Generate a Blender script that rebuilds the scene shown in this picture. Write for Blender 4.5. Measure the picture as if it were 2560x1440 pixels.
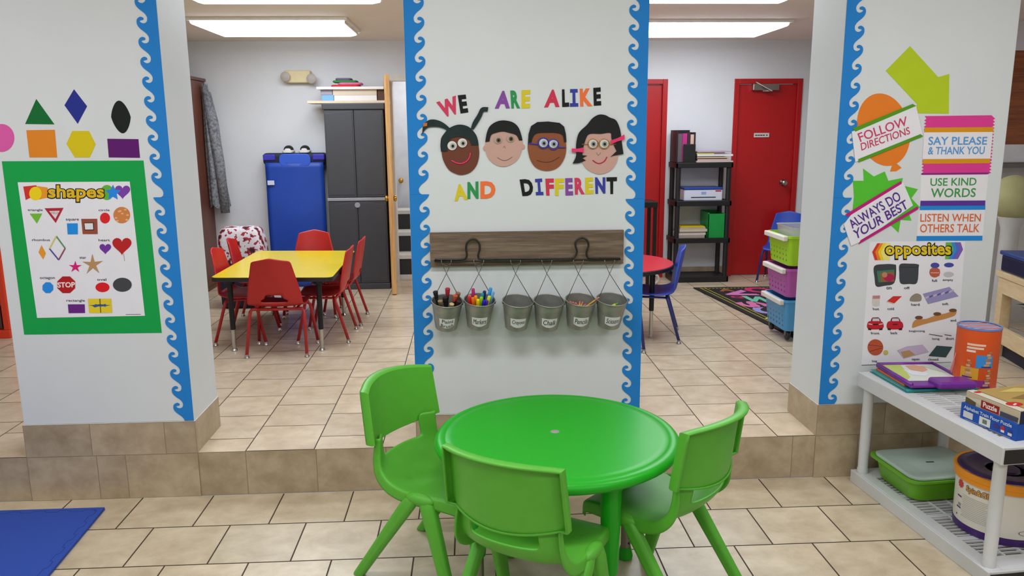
import bpy, bmesh, math, random
from mathutils import Vector, Matrix
random.seed(7)
for o in list(bpy.data.objects): bpy.data.objects.remove(o)
SC = bpy.context.scene
COL = SC.collection
PI = math.pi
# ------------------------------------------------------------------ camera
F, PITCH, YAW, ROLL, D, H = 1977.4, 0.195056, 0.0514822, -0.00798579, 3.39008, 1.6
FW = Vector((math.sin(YAW)*math.cos(PITCH), math.cos(YAW)*math.cos(PITCH), -math.sin(PITCH)))
_rt = Vector((math.cos(YAW), -math.sin(YAW), 0)); _up = _rt.cross(FW)
RT = _rt*math.cos(ROLL)+_up*math.sin(ROLL); UP = -_rt*math.sin(ROLL)+_up*math.cos(ROLL)
CAM = Vector((0, -D, H))
cam = bpy.data.objects.new('camera', bpy.data.cameras.new('camera')); COL.objects.link(cam)
cam.data.sensor_width = 36; cam.data.sensor_fit = 'HORIZONTAL'; cam.data.lens = F/2560*36
cam.data.clip_start = .05
cam.matrix_world = Matrix(((RT.x, UP.x, -FW.x, CAM.x), (RT.y, UP.y, -FW.y, CAM.y), (RT.z, UP.z, -FW.z, CAM.z), (0, 0, 0, 1)))
SC.camera = cam
# ------------------------------------------------------------------ light and exposure
SC.view_settings.view_transform = 'Standard'; SC.view_settings.look = 'None'
SC.view_settings.gamma = 1; SC.view_settings.use_curve_mapping = False
SC.view_settings.exposure = 0.0
wd = bpy.data.worlds.new('world'); SC.world = wd; wd.use_nodes = True
wd.node_tree.nodes['Background'].inputs[0].default_value = (.9, .95, 1, 1)
wd.node_tree.nodes['Background'].inputs[1].default_value = .3
def area(x, y, z, sx, sy, w, col):
    l = bpy.data.lights.new('unseen_ceiling_lamp', 'AREA'); l.shape = 'RECTANGLE'; l.size = sx; l.size_y = sy; l.energy = w; l.color = col
    o = bpy.data.objects.new('unseen_ceiling_lamp', l); o.location = (x, y, z); COL.objects.link(o); return o
LC = (.96, .985, 1.0)
for x in (-2.3, -.2, 1.9):                     # the front room's rows of ceiling fluorescents
    area(x, -1.35, 2.62, 1.2, .3, 22, LC)
    area(x, -3.6, 2.62, 1.2, .3, 24.5, LC)
area(-.25, 4.75, 2.38, .5, .4, 9, (1, .98, .96))      # unseen lamp added to brighten the hallway behind the open door
FIX_E = 11.0                                     # brightness of the back room's fluorescent lenses
# ------------------------------------------------------------------ helpers
def ray(px, py): return FW*F + RT*(px-1280) - UP*(py-720)
def PY(px, py, Y=0.0):
    d = ray(px, py); return CAM + d*((Y-CAM.y)/d.y)
def PZ(px, py, Z=0.0):
    d = ray(px, py); return CAM + d*((Z-CAM.z)/d.z)
def PX(px, py, X):
    d = ray(px, py); return CAM + d*((X-CAM.x)/d.x)
def crop(ox, oy, s): return lambda *p: [(ox+a/s, oy+b/s) for a, b in p]
c1 = crop(0, 200, 2.0571); c2 = crop(440, 0, 2.88); c3 = crop(480, 450, 3.0633); c4 = crop(1000, 150, 3.5125)
c5 = crop(1040, 550, 4.1138); c6 = crop(1580, 0, 2.88); c7 = crop(1580, 450, 3.064); c8 = crop(2040, 80, 2.769)
d1 = crop(2040, 560, 3.273); d2 = crop(2060, 850, 2.44); sp = crop(40, 440, 4.0)
ident = lambda *p: list(p)
def circ(cx, cy, rx, ry=None, n=28, a0=0, a1=360):
    ry = ry or rx
    return [(cx+rx*math.cos(math.radians(a0+(a1-a0)*i/n)), cy+ry*math.sin(math.radians(a0+(a1-a0)*i/n))) for i in range(n if a1-a0 == 360 else n+1)]
def star(cx, cy, r1, r2, n=5, rot=-90, sx=1):
    return [(cx+sx*(r1 if i % 2 == 0 else r2)*math.cos(math.radians(rot+180*i/n)), cy+(r1 if i % 2 == 0 else r2)*math.sin(math.radians(rot+180*i/n))) for i in range(2*n)]
def heart(cx, cy, s):
    r = []
    for i in range(32):
        t = 2*PI*i/32
        r.append((cx+s*math.sin(t)**3, cy-s*(.8125*math.cos(t)-.3125*math.cos(2*t)-.125*math.cos(3*t)-.0625*math.cos(4*t))))
    return r
def rect(x0, y0, x1, y1): return [(x0, y0), (x1, y0), (x1, y1), (x0, y1)]
def spline(pts, closed=False, k=4):
    n = len(pts); out = []
    for i in range(n if closed else n-1):
        g = lambda j: Vector(pts[j % n]) if closed else Vector(pts[max(0, min(n-1, j))])
        a, b, c, d = g(i-1), g(i), g(i+1), g(i+2)
        for q in range(k):
            t = q/k
            out.append(tuple(.5*((2*b)+(c-a)*t+(2*a-5*b+4*c-d)*t*t+(3*b-a-3*c+d)*t**3)))
    if not closed: out.append(tuple(pts[-1]))
    return out
# ------------------------------------------------------------------ materials
def lin(c):
    r = []
    for v in c:
        v /= 255; r.append(v/12.92 if v <= .04045 else ((v+.055)/1.055)**2.4)
    return (*r, 1)
MATS = {}
def mat(name, rgb, rough=.5, metal=0., var=.05, scale=12., bump=0., spec=.5, stretch=None, coat=0.):
    if name in MATS: return MATS[name]
    m = bpy.data.materials.new(name); m.use_nodes = True; nt = m.node_tree; b = nt.nodes['Principled BSDF']
    b.inputs['Roughness'].default_value = rough; b.inputs['Metallic'].default_value = metal
    b.inputs['Specular IOR Level'].default_value = spec; b.inputs['Coat Weight'].default_value = coat
    tc = nt.nodes.new('ShaderNodeTexCoord'); no = nt.nodes.new('ShaderNodeTexNoise'); no.inputs['Scale'].default_value = scale
    no.inputs['Detail'].default_value = 4
    src = tc.outputs['Object']
    if stretch:
        mp = nt.nodes.new('ShaderNodeMapping'); mp.inputs['Scale'].default_value = stretch
        nt.links.new(src, mp.inputs[0]); src = mp.outputs[0]
    nt.links.new(src, no.inputs['Vector'])
    cr = nt.nodes.new('ShaderNodeValToRGB'); c = lin(rgb)
    cr.color_ramp.elements[0].position = .3; cr.color_ramp.elements[1].position = .7
    cr.color_ramp.elements[0].color = (*[v*(1-var) for v in c[:3]], 1); cr.color_ramp.elements[1].color = (*[min(1, v*(1+var)) for v in c[:3]], 1)
    nt.links.new(no.outputs['Fac'], cr.inputs[0]); nt.links.new(cr.outputs[0], b.inputs['Base Color'])
    if bump:
        bp = nt.nodes.new('ShaderNodeBump'); bp.inputs['Strength'].default_value = bump; bp.inputs['Distance'].default_value = .003
        nt.links.new(no.outputs['Fac'], bp.inputs['Height']); nt.links.new(bp.outputs[0], b.inputs['Normal'])
    MATS[name] = m; return m
def tile_mat(name, ca, cb, cc, rough):
    m = bpy.data.materials.new(name); m.use_nodes = True; nt = m.node_tree; b = nt.nodes['Principled BSDF']; L = nt.links.new
    tc = nt.nodes.new('ShaderNodeTexCoord'); ge = nt.nodes.new('ShaderNodeNewGeometry')
    ad = nt.nodes.new('ShaderNodeVectorMath'); ad.operation = 'ADD'
    sc = nt.nodes.new('ShaderNodeMath'); sc.operation = 'MULTIPLY'; sc.inputs[1].default_value = 37
    L(ge.outputs['Random Per Island'], sc.inputs[0]); L(tc.outputs['Object'], ad.inputs[0]); L(sc.outputs[0], ad.inputs[1])
    n1 = nt.nodes.new('ShaderNodeTexNoise'); n1.inputs['Scale'].default_value = 9; n1.inputs['Detail'].default_value = 6; n1.inputs['Roughness'].default_value = .62; n1.inputs['Distortion'].default_value = .25
    mp = nt.nodes.new('ShaderNodeMapping'); mp.inputs['Scale'].default_value = (1.0, 1.15, 1.1); L(ad.outputs[0], mp.inputs[0]); L(mp.outputs[0], n1.inputs['Vector'])
    cr = nt.nodes.new('ShaderNodeValToRGB'); e = cr.color_ramp.elements
    e[0].position = .3; e[0].color = lin(ca); e[1].position = .72; e[1].color = lin(cc); k = e.new(.5); k.color = lin(cb)
    L(n1.outputs['Fac'], cr.inputs[0])
    hs = nt.nodes.new('ShaderNodeHueSaturation'); mr = nt.nodes.new('ShaderNodeMapRange'); mr.inputs['To Min'].default_value = .93; mr.inputs['To Max'].default_value = 1.06
    L(ge.outputs['Random Per Island'], mr.inputs[0]); L(mr.outputs[0], hs.inputs['Value']); L(cr.outputs[0], hs.inputs['Color']); L(hs.outputs[0], b.inputs['Base Color'])
    b.inputs['Roughness'].default_value = rough
    bp = nt.nodes.new('ShaderNodeBump'); bp.inputs['Strength'].default_value = .12; bp.inputs['Distance'].default_value = .004
    L(n1.outputs['Fac'], bp.inputs['Height']); L(bp.outputs[0], b.inputs['Normal'])
    MATS[name] = m; return m
def wood_mat(name, ca, cb, axis=0, scale=6., rough=.5, cc=None):
    m = bpy.data.materials.new(name); m.use_nodes = True; nt = m.node_tree; b = nt.nodes['Principled BSDF']; L = nt.links.new
    tc = nt.nodes.new('ShaderNodeTexCoord'); mp = nt.nodes.new('ShaderNodeMapping'); s = [14, 14, 14]; s[axis] = .9
    mp.inputs['Scale'].default_value = s; L(tc.outputs['Object'], mp.inputs[0])
    no = nt.nodes.new('ShaderNodeTexNoise'); no.inputs['Scale'].default_value = scale; no.inputs['Detail'].default_value = 7; no.inputs['Roughness'].default_value = .65; no.inputs['Distortion'].default_value = .3
    L(mp.outputs[0], no.inputs['Vector']); cr = nt.nodes.new('ShaderNodeValToRGB'); e = cr.color_ramp.elements
    e[0].position = .32; e[0].color = lin(ca); e[1].position = .68; e[1].color = lin(cb)
    if cc: k = e.new(.5); k.color = lin(cc)
    L(no.outputs['Fac'], cr.inputs[0]); L(cr.outputs[0], b.inputs['Base Color']); b.inputs['Roughness'].default_value = rough
    bp = nt.nodes.new('ShaderNodeBump'); bp.inputs['Strength'].default_value = .15; L(no.outputs['Fac'], bp.inputs['Height']); L(bp.outputs[0], b.inputs['Normal'])
    MATS[name] = m; return m
def emit_mat(name, rgb, e):
    m = bpy.data.materials.new(name); m.use_nodes = True; b = m.node_tree.nodes['Principled BSDF']
    b.inputs['Base Color'].default_value = lin(rgb); b.inputs['Emission Color'].default_value = lin(rgb); b.inputs['Emission Strength'].default_value = e
    nt = m.node_tree; tc = nt.nodes.new('ShaderNodeTexCoord'); no = nt.nodes.new('ShaderNodeTexNoise'); nt.links.new(tc.outputs['Object'], no.inputs['Vector'])
    MATS[name] = m; return m
def paper(rgb): return mat('paper_%02x%02x%02x' % tuple(rgb), rgb, .75, var=.02, spec=.25)
def plastic(rgb, rough=.4): return mat('plastic_%02x%02x%02x_%d' % (*rgb, int(rough*100)), rgb, rough, var=.02)
# ------------------------------------------------------------------ mesh builder
class MB:
    def __init__(s): s.v = []; s.f = []; s.m = []; s.mats = []; s.lay = 0
    def mi(s, m):
        if m is None: return 0
        if m not in s.mats: s.mats.append(m)
        return s.mats.index(m)
    def add(s, vs, fs, m=None):
        n = len(s.v); k = s.mi(m)
        s.v += [tuple(v) for v in vs]; s.f += [tuple(n+i for i in f) for f in fs]; s.m += [k]*len(fs); return s
    def box(s, x0, y0, z0, x1, y1, z1, m=None, M=None):
        vs = [Vector((x, y, z)) for x in (x0, x1) for y in (y0, y1) for z in (z0, z1)]
        if M is not None: vs = [M @ v for v in vs]
        return s.add(vs, [(0, 1, 3, 2), (4, 6, 7, 5), (0, 4, 5, 1), (2, 3, 7, 6), (0, 2, 6, 4), (1, 5, 7, 3)], m)
    def prism(s, front, off, m=None):                # 3-D outline + offset vector
        n = len(front); off = Vector(off); vs = [Vector(p) for p in front]+[Vector(p)+off for p in front]
        fs = [tuple(range(n)), tuple(range(2*n-1, n-1, -1))]+[(i, n+i, n+(i+1) % n, (i+1) % n) for i in range(n)]
        return s.add(vs, fs, m)
    def tube(s, pts, r, n=8, m=None, caps=True, closed=False):
        pts = [Vector(p) for p in pts]; N = len(pts); vs = []; up = None
        rs = r if isinstance(r, (list, tuple)) else [r]*N
        for i, p in enumerate(pts):
            a = pts[(i-1) % N] if closed else pts[max(0, i-1)]; b = pts[(i+1) % N] if closed else pts[min(N-1, i+1)]
            t = (b-a).normalized()
            if up is None: up = Vector((0, 0, 1)) if abs(t.z) < .9 else Vector((0, 1, 0))
            x = t.cross(up)
            if x.length < 1e-4: x = t.orthogonal()
            x.normalize(); up = x.cross(t).normalized()
            vs += [p+x*rs[i]*math.cos(2*PI*k/n)+up*rs[i]*math.sin(2*PI*k/n) for k in range(n)]
        fs = [(i*n+k, i*n+(k+1) % n, ((i+1) % N)*n+(k+1) % n, ((i+1) % N)*n+k) for i in range(N if closed else N-1) for k in range(n)]
        if caps and not closed: fs += [tuple(range(n-1, -1, -1)), tuple((N-1)*n+k for k in range(n))]
        return s.add(vs, fs, m)
    def lathe(s, prof, n=32, c=(0, 0, 0), m=None, M=None, sx=1, sy=1, caps=True):   # profile of (r, z)
        vs = []; fs = []; c = Vector(c); N = len(prof)
        for r, z in prof:
            for k in range(n):
                v = Vector((sx*r*math.cos(2*PI*k/n), sy*r*math.sin(2*PI*k/n), z))
                vs.append((M @ v if M is not None else v)+c)
        fs = [(i*n+k, i*n+(k+1) % n, (i+1)*n+(k+1) % n, (i+1)*n+k) for i in range(N-1) for k in range(n)]
        if caps and prof[0][0] > 1e-5: fs.append(tuple(range(n-1, -1, -1)))
        if caps and prof[-1][0] > 1e-5: fs.append(tuple((N-1)*n+k for k in range(n)))
        return s.add(vs, fs, m)
    def grid(s, fn, nu, nv, m=None, hole=None):
        vs = [fn(i/nu, j/nv) for i in range(nu+1) for j in range(nv+1)]
        fs = [(i*(nv+1)+j, (i+1)*(nv+1)+j, (i+1)*(nv+1)+j+1, i*(nv+1)+j+1) for i in range(nu) for j in range(nv) if not (hole and hole(i, j))]
        return s.add(vs, fs, m)
    def ell(s, c, r, m=None, M=None, n=12, k=20):
        prof = [(math.sin(PI*i/n), -math.cos(PI*i/n)) for i in range(n+1)]; c = Vector(c)
        Q = Matrix.Diagonal((r[0], r[1], r[2])); Q = (M @ Q) if M is not None else Q
        return s.lathe([(max(a, 1e-6), b) for a, b in prof], k, c, m, Q)
    # flat printing on a surface given by fn(px, py) -> point; nrm is the way the surface looks
    def art(s, pts, m, fn, nrm, th=0.):
        s.lay += 1; o = Vector(nrm)*(.0003+.000018*s.lay)
        P = [Vector(fn(*p))+o for p in pts]
        if th: return s.prism([p+Vector(nrm)*th for p in P], Vector(nrm)*-th, m)
        return s.add(P, [tuple(range(len(P)))], m)
    def text(s, body, quad, m, fn, nrm, bold=0., lift=0.):
        s.lay += 1; o = Vector(nrm)*(.0003+.000018*s.lay+lift); V, Fc = glyphs(body, bold)
        tl, tr, br, bl = [Vector(q) for q in quad]
        P = []
        for u, v in V:
            q = (bl*(1-u)+br*u)*(1-v)+(tl*(1-u)+tr*u)*v
            P.append(Vector(fn(q.x, q.y))+o)
        return s.add(P, Fc, m)
_G = {}
def glyphs(body, bold):
    if (body, bold) in _G: return _G[(body, bold)]
    cu = bpy.data.curves.new('txt', 'FONT'); cu.body = body; cu.offset = bold; cu.resolution_u = 3; cu.align_x = 'CENTER'; cu.space_line = .95
    o = bpy.data.objects.new('txt', cu); COL.objects.link(o); bpy.context.view_layer.update()
    dg = bpy.context.evaluated_depsgraph_get(); me = o.evaluated_get(dg).to_mesh()
    V = [(v.co.x, v.co.y) for v in me.vertices]; Fc = [tuple(p.vertices) for p in me.polygons]
    o.evaluated_get(dg).to_mesh_clear(); bpy.data.objects.remove(o); bpy.data.curves.remove(cu)
    x0 = min(v[0] for v in V); x1 = max(v[0] for v in V); y0 = min(v[1] for v in V); y1 = max(v[1] for v in V)
    V = [((a-x0)/max(1e-6, x1-x0), (b-y0)/max(1e-6, y1-y0)) for a, b in V]
    _G[(body, bold)] = (V, Fc); return V, Fc
def root_loc(p):
    q = Vector((0, 0, 0))
    while p: q += p.location; p = p.parent
    return q
def obj(name, mb, m=None, parent=None, local=False, smooth=False, bevel=0., seg=2, sub=0, solid=0., soff=0., label=None):
    me = bpy.data.meshes.new(name); vs = [Vector(v) for v in mb.v]; loc = Vector((0, 0, 0))
    if parent and not local:
        o = root_loc(parent); vs = [v-o for v in vs]
    elif not parent and vs and not local:
        lo = [min(v[i] for v in vs) for i in range(3)]; hi = [max(v[i] for v in vs) for i in range(3)]
        loc = Vector(((lo[0]+hi[0])/2, (lo[1]+hi[1])/2, lo[2])); vs = [v-loc for v in vs]
    me.from_pydata([tuple(v) for v in vs], [], mb.f)
    ms = mb.mats if mb.mats else [m]
    for q in ms: me.materials.append(q or m)
    for p, k in zip(me.polygons, mb.m): p.material_index = min(k, len(ms)-1); p.use_smooth = bool(smooth)
    if not getattr(mb, 'flat', False) and mb.lay == 0:
        bm = bmesh.new(); bm.from_mesh(me); bmesh.ops.recalc_face_normals(bm, faces=bm.faces); bm.to_mesh(me); bm.free()
    me.update(); o = bpy.data.objects.new(name, me); COL.objects.link(o); o.location = loc
    if parent: o.parent = parent
    if sub and solid:
        q = o.modifiers.new('sub', 'SUBSURF'); q.levels = q.render_levels = sub
    if solid:
        q = o.modifiers.new('solid', 'SOLIDIFY'); q.thickness = solid; q.offset = soff
    if sub and not solid:
        q = o.modifiers.new('sub', 'SUBSURF'); q.levels = q.render_levels = sub
    if bevel:
        q = o.modifiers.new('bevel', 'BEVEL'); q.width = bevel; q.segments = seg; q.limit_method = 'ANGLE'; q.angle_limit = .6
    if label: o['label'] = label
    if smooth and not isinstance(smooth, bool):
        me.set_sharp_from_angle(angle=smooth)
    return o
def tag(o, label, cat, group=None, kind=None):
    o['label'] = label; o['category'] = cat
    if group: o['group'] = group
    if kind: o['kind'] = kind
    return o
def thing(name, label, cat, loc=(0, 0, 0), rz=0., group=None):
    o = bpy.data.objects.new(name, None); o.empty_display_size = .1; COL.objects.link(o); o.location = loc; o.rotation_euler = (0, 0, rz)
    return tag(o, label, cat, group)
def struct(name, mb, m=None, **k):
    o = obj(name, mb, m, **k); o['kind'] = 'structure'; return o
def dup(root, loc, rz, label):
    def cp(o, par):
        c = o.copy(); COL.objects.link(c); c.parent = par
        for ch in o.children: cp(ch, c)
        return c
    r = cp(root, None); r.location = loc; r.rotation_euler = (0, 0, rz); r['label'] = label; return r
WALLN = Vector((0, -1, 0))
def W(px, py): return PY(px, py, 0.0)
def cutout(name, pts, m, parent=None, lift=0., th=.0012, fn=W, **k):
    mb = MB(); P = [fn(*p)+WALLN*(lift+th) for p in pts]; mb.prism(P, WALLN*-th, m); return obj(name, mb, m, parent, **k)
# ================================================================== SETTING
HU, HB, YB, CZ = .206, .356, 4.06, 2.41
X0, X1, XP0, XP1, X3, X4, DEP = -1.971, -1.238, -.259, .752, 1.583, 2.337, .327
CT = 2.70
white = mat('white_wall_paint', (211, 216, 219), .55, var=.015, scale=5, bump=.03)
warm = mat('warm_white_wall_paint', (214, 214, 217), .6, var=.015, scale=5, bump=.03)
ceilm = mat('ceiling_paint', (232, 222, 214), .8, var=.02, scale=3)
grout = mat('dark_grout', (74, 62, 50), .9, var=.1)
groutl = mat('light_grout', (150, 136, 114), .9, var=.1)
tileA = tile_mat('floor_tile', (182, 164, 136), (198, 181, 154), (212, 197, 172), .30)
tileB = tile_mat('raised_floor_tile', (186, 166, 140), (201, 182, 156), (214, 198, 174), .28)
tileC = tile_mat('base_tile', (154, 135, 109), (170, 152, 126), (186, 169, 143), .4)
redp = mat('red_door_paint', (176, 20, 24), .35, var=.03)
def tiles(mb, u0, v0, du, dv, U0, U1, V0, V1, fn, gap, m, alongu=True):
    j = 0; n = int((V1-v0)/dv)+2
    for j in range(int((V0-v0)/dv)-1, n):
        va, vb = max(V0, v0+j*dv), min(V1, v0+(j+1)*dv)
        if vb-va < .01: continue
        off = (j % 2)*du/2
        for i in range(int((U0-u0)/du)-2, int((U1-u0)/du)+2):
            ua, ub = max(U0, u0+off+i*du), min(U1, u0+off+(i+1)*du)
            if ub-ua < .01: continue
            g = gap/2
            mb.add([fn(ua+g, va+g), fn(ub-g, va+g), fn(ub-g, vb-g), fn(ua+g, vb-g)], [(0, 1, 2, 3)], m)
fl = MB(); fl.flat = True
fl.add([(-4.2, -6, -.002), (4.3, -6, -.002), (4.3, .0, -.002), (-4.2, 0, -.002)], [(0, 1, 2, 3)], grout)
tiles(fl, -1.023, .014, .3124, .303, -4.2, 4.3, -6, 0, lambda u, v: (u, v, 0), .006, tileA)
struct('floor', fl)
fr = MB(); fr.flat = True
fr.add([(-4.2, .0, HU-.002), (4.3, .0, HU-.002), (4.3, 5.6, HU-.002), (-4.2, 5.6, HU-.002)], [(0, 1, 2, 3)], grout)
tiles(fr, .307, -1.026, .3035, .3035, 0, 5.6, -4.2, 4.3, lambda u, v: (v, u, HU), .005, tileB)
struct('floor_raised', fr)
# tiled riser of the step, and the two-course tiled bases of the pillars
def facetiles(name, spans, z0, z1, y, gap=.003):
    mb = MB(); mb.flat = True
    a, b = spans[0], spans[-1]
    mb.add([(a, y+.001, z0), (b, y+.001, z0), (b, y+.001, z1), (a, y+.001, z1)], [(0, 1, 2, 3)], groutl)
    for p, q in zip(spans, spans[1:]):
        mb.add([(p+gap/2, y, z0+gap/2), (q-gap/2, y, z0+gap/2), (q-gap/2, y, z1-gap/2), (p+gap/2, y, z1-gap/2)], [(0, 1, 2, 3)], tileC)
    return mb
def px_x(l, z): return [PY(a, 1200, 0).x for a in l]
def rng(a, b, s0, step):
    r = [a]; s = s0
    while s < a+.02: s += step
    while s < b-.02: r.append(s); s += step
    return r+[b]
k = 0
for a, b in ((-4.2, X0), (X1, XP0), (XP1, X3), (X4, 4.3)):
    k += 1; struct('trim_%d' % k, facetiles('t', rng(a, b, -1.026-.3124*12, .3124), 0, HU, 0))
def base(a, b, low, upp, nm):
    mb = MB(); mb.flat = True
    for sp_, z0, z1 in ((low, 0, HU), (upp, HU, HB)):
        t = facetiles('t', sp_, z0, z1, -.004); mb.add(t.v, t.f[:1], groutl); mb.add(t.v[4:], [tuple(i-4 for i in f) for f in t.f[1:]], tileC)
    for x in (a, b):
        for z0, z1 in ((0, HU), (HU, HB)):
            mb.add([(x, -.004, z0), (x, DEP+.004, z0), (x, DEP+.004, z1), (x, -.004, z1)], [(0, 1, 2, 3)], tileC)
    mb.add([(a, -.004, HB), (b, -.004, HB), (b, DEP+.004, HB), (a, DEP+.004, HB)], [(0, 1, 2, 3)], mat('white_caulk', (226, 224, 218), .6))
    mb.add([(a, DEP+.004, HU), (b, DEP+.004, HU), (b, DEP+.004, HB), (a, DEP+.004, HB)], [(0, 1, 2, 3)], tileC)
    return struct(nm, mb)
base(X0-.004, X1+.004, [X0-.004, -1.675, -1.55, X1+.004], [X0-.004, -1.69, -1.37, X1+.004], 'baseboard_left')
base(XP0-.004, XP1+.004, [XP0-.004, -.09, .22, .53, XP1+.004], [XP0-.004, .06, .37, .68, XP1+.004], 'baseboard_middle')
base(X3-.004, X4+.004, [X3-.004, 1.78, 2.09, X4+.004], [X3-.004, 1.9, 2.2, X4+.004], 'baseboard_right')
for nm, a, b in (('wall_pillar_left', X0, X1), ('wall_pillar_middle', XP0, XP1), ('wall_pillar_right', X3, X4)):
    struct(nm, MB().box(a, 0, HB, b, DEP, CT), white, bevel=.004)
# back wall with the open doorway, two painted doors set in frames
DX0, DX1, DTOP = -.70, .06, 2.07
wb = MB(); T = .12
for a, b, z0, z1 in ((-4.2, DX0, HU, CT), (DX0, DX1, DTOP, CT), (DX1, 1.04, HU, CT), (1.04, 1.84, 2.065, CT), (1.84, 2.47, HU, CT), (2.47, 3.11, 2.065, CT), (3.11, 4.3, HU, CT)):
    wb.box(a, YB, z0, b, YB+T, z1)
struct('wall_back', wb, warm)
struct('wall_left', MB().box(-4.3, -6, 0, -4.2, 5.6, CT), warm)
struct('wall_right', MB().box(4.3, -6, 0, 4.4, 5.6, CT), warm)
struct('wall_front', MB().box(-4.3, -6.1, 0, 4.4, -6, CT), white)
struct('baseboard_back', MB().box(1.845, YB-.012, HU, 2.465, YB, HU+.1).box(-4.2, YB-.012, HU, -2.45, YB, HU+.1).box(-2.38, YB-.012, HU, -.76, YB, HU+.1), tileC)
ce = MB(); ce.box(-4.2, 0, CZ, 4.3, YB+.05, CZ+.06)
struct('ceiling', ce, ceilm)
struct('ceiling_front', MB().box(-4.3, -6.1, CT, 4.4, .4, CT+.06), ceilm)
struct('trim_5', MB().box(-4.2, 0, CZ, X0, .1, CT).box(X1, 0, CZ, XP0, .1, CT).box(XP1, 0, CZ, X3, .1, CT).box(X4, 0, CZ, 4.3, .1, CT), white)
# hallway behind the open door
hl = MB(); hl.box(-.85, 5.3, HU, .5, 5.4, CT).box(-.95, YB+T, HU, -.85, 5.4, CT).box(.45, YB+T, HU, .5, 5.4, CT).box(-.9, YB+T, 2.4, .5, 5.4, 2.45)
struct('wall_hallway', hl, white)
st = thing('staircase', 'short white staircase with dark treads seen through the open doorway', 'stairs', (-.35, 4.2, HU))
wpaint = mat('white_trim_paint', (222, 216, 208), .5); dk = mat('dark_stair_rubber', (44, 42, 44), .6)
obj('stringer', MB().box(-.849, 4.19, HU, .449, 5.28, HU+.045), wpaint, st)
for i in range(3):
    z = HU+.045+i*.19; y = 4.2+i*.26
    r = obj('riser', MB().box(-.848, y, z, .448, y+.25, z+.155), dk, st)
    obj('nosing', MB().box(-.848, y-.015, z+.155, .448, y+.29, z+.19), wpaint, st)
# painted doors in the back wall
def red_door(n, a, b, knob, closer):
    fr_ = .045
    d = MB().box(a+fr_, YB+.02, HU+.006, b-fr_, YB+.06, 2.065-fr_-.006)
    r = struct('door_%d' % n, d, redp, bevel=.003)
    f = MB().box(a, YB-.012, HU, a+fr_, YB+T, 2.065).box(b-fr_, YB-.012, HU, b, YB+T, 2.065).box(a+fr_, YB-.012, 2.065-fr_, b-fr_, YB+T, 2.065)
    obj('door_frame', f, redp, r, bevel=.003)
    steel = mat('brushed_steel', (176, 172, 166), .28, 1.)
    if knob:
        _k = PY(1960, 457, YB-.02); kx, kz = _k.x, _k.z
        kb = MB().lathe([(.03, 0), (.03, .008), (.012, .012), (.012, .035), (.024, .042), (.028, .055), (.022, .068), (1e-4, .07)], 20, (kx, YB+.02, kz), None, Matrix.Rotation(PI/2, 3, 'X'))
        obj('knob', kb, steel, r, smooth=True)
        p0 = PY(1900, 340, YB+.019)
        m = MB().box(p0.x-.06, YB+.012, p0.z-.012, p0.x+.085, YB+.0195, p0.z+.028)
        pl = obj('door_sign', m, paper((205, 196, 190)), r)
        t = MB()
        for j, (q0, q1) in enumerate(((-.05, -.028), (-.025, -.005), (-.002, .02), (.024, .043), (.055, .07))): t.box(p0.x+q0, YB+.0115, p0.z+.002, p0.x+q1, YB+.0122, p0.z+.012, paper((74, 44, 48)))
        obj('lettering', t, None, pl)
    if closer:
        a_, b_ = PY(1880, 218, YB), PY(1945, 218, YB)
        m = MB().box(a_.x, YB-.035, a_.z-.03, b_.x, YB+.02, a_.z+.03)
        q = obj('door_closer', m, steel, r, bevel=.006)
        m = MB().tube([(a_.x+.1, YB-.02, a_.z-.035), (a_.x+.16, YB-.09, a_.z-.038), (a_.x+.03, YB-.02, a_.z+.045)], .008)
        obj('closer_arm', m, steel, r)
    return r
red_door(1, 1.04, 1.84, False, False)
red_door(2, 2.467, 3.112, True, True)
# open pine door, seen edge-on, with its brass knob
pine = wood_mat('pine_wood', (190, 134, 74), (224, 176, 116), 2, 4, .4)
brass = mat('brass', (214, 164, 72), .22, 1.)
dd = thing('door_3', 'open pine door seen edge-on beside the grey cabinet', 'door', (-.705, YB-.01, HU)); dd['kind'] = 'structure'; del dd['label']; del dd['category']
hx, ex = -.722, -.672
L0 = Vector((-.745, YB-.012, 0)); L1 = Vector((-.677, 3.43, 0)); dv = (L1-L0).normalized(); nv = Vector((-dv.y, dv.x, 0))*.021
m = MB(); m.prism([(L0-nv)+Vector((0, 0, HU+.008)), (L1-nv)+Vector((0, 0, HU+.008)), (L1+nv)+Vector((0, 0, HU+.008)), (L0+nv)+Vector((0, 0, HU+.008))], (0, 0, 1.86))
obj('door_panel', m, pine, dd, bevel=.002)
kp = L1-dv*.06; m = MB()
for s in (-1, 1):
    Mk = Matrix.Rotation(PI/2, 3, 'Y') if s > 0 else Matrix.Rotation(-PI/2, 3, 'Y')
    m.lathe([(.028, 0), (.028, .006), (.011, .012), (.011, .04), (.024, .048), (.028, .06), (.02, .07), (1e-4, .072)], 18, kp+nv*(-s)+Vector((0, 0, 1.045)), None, Mk)
obj('knob', m, brass, dd, smooth=True)
struct('trim_6', MB().box(DX0-.05, YB-.015, HU, DX0+.008, YB+T+.004, DTOP+.05).box(DX0+.008, YB-.015, DTOP-.008, DX1-.008, YB+T+.004, DTOP+.05).box(DX1-.008, YB-.015, HU, DX1+.05, YB+T+.004, DTOP+.05), wpaint)
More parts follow.
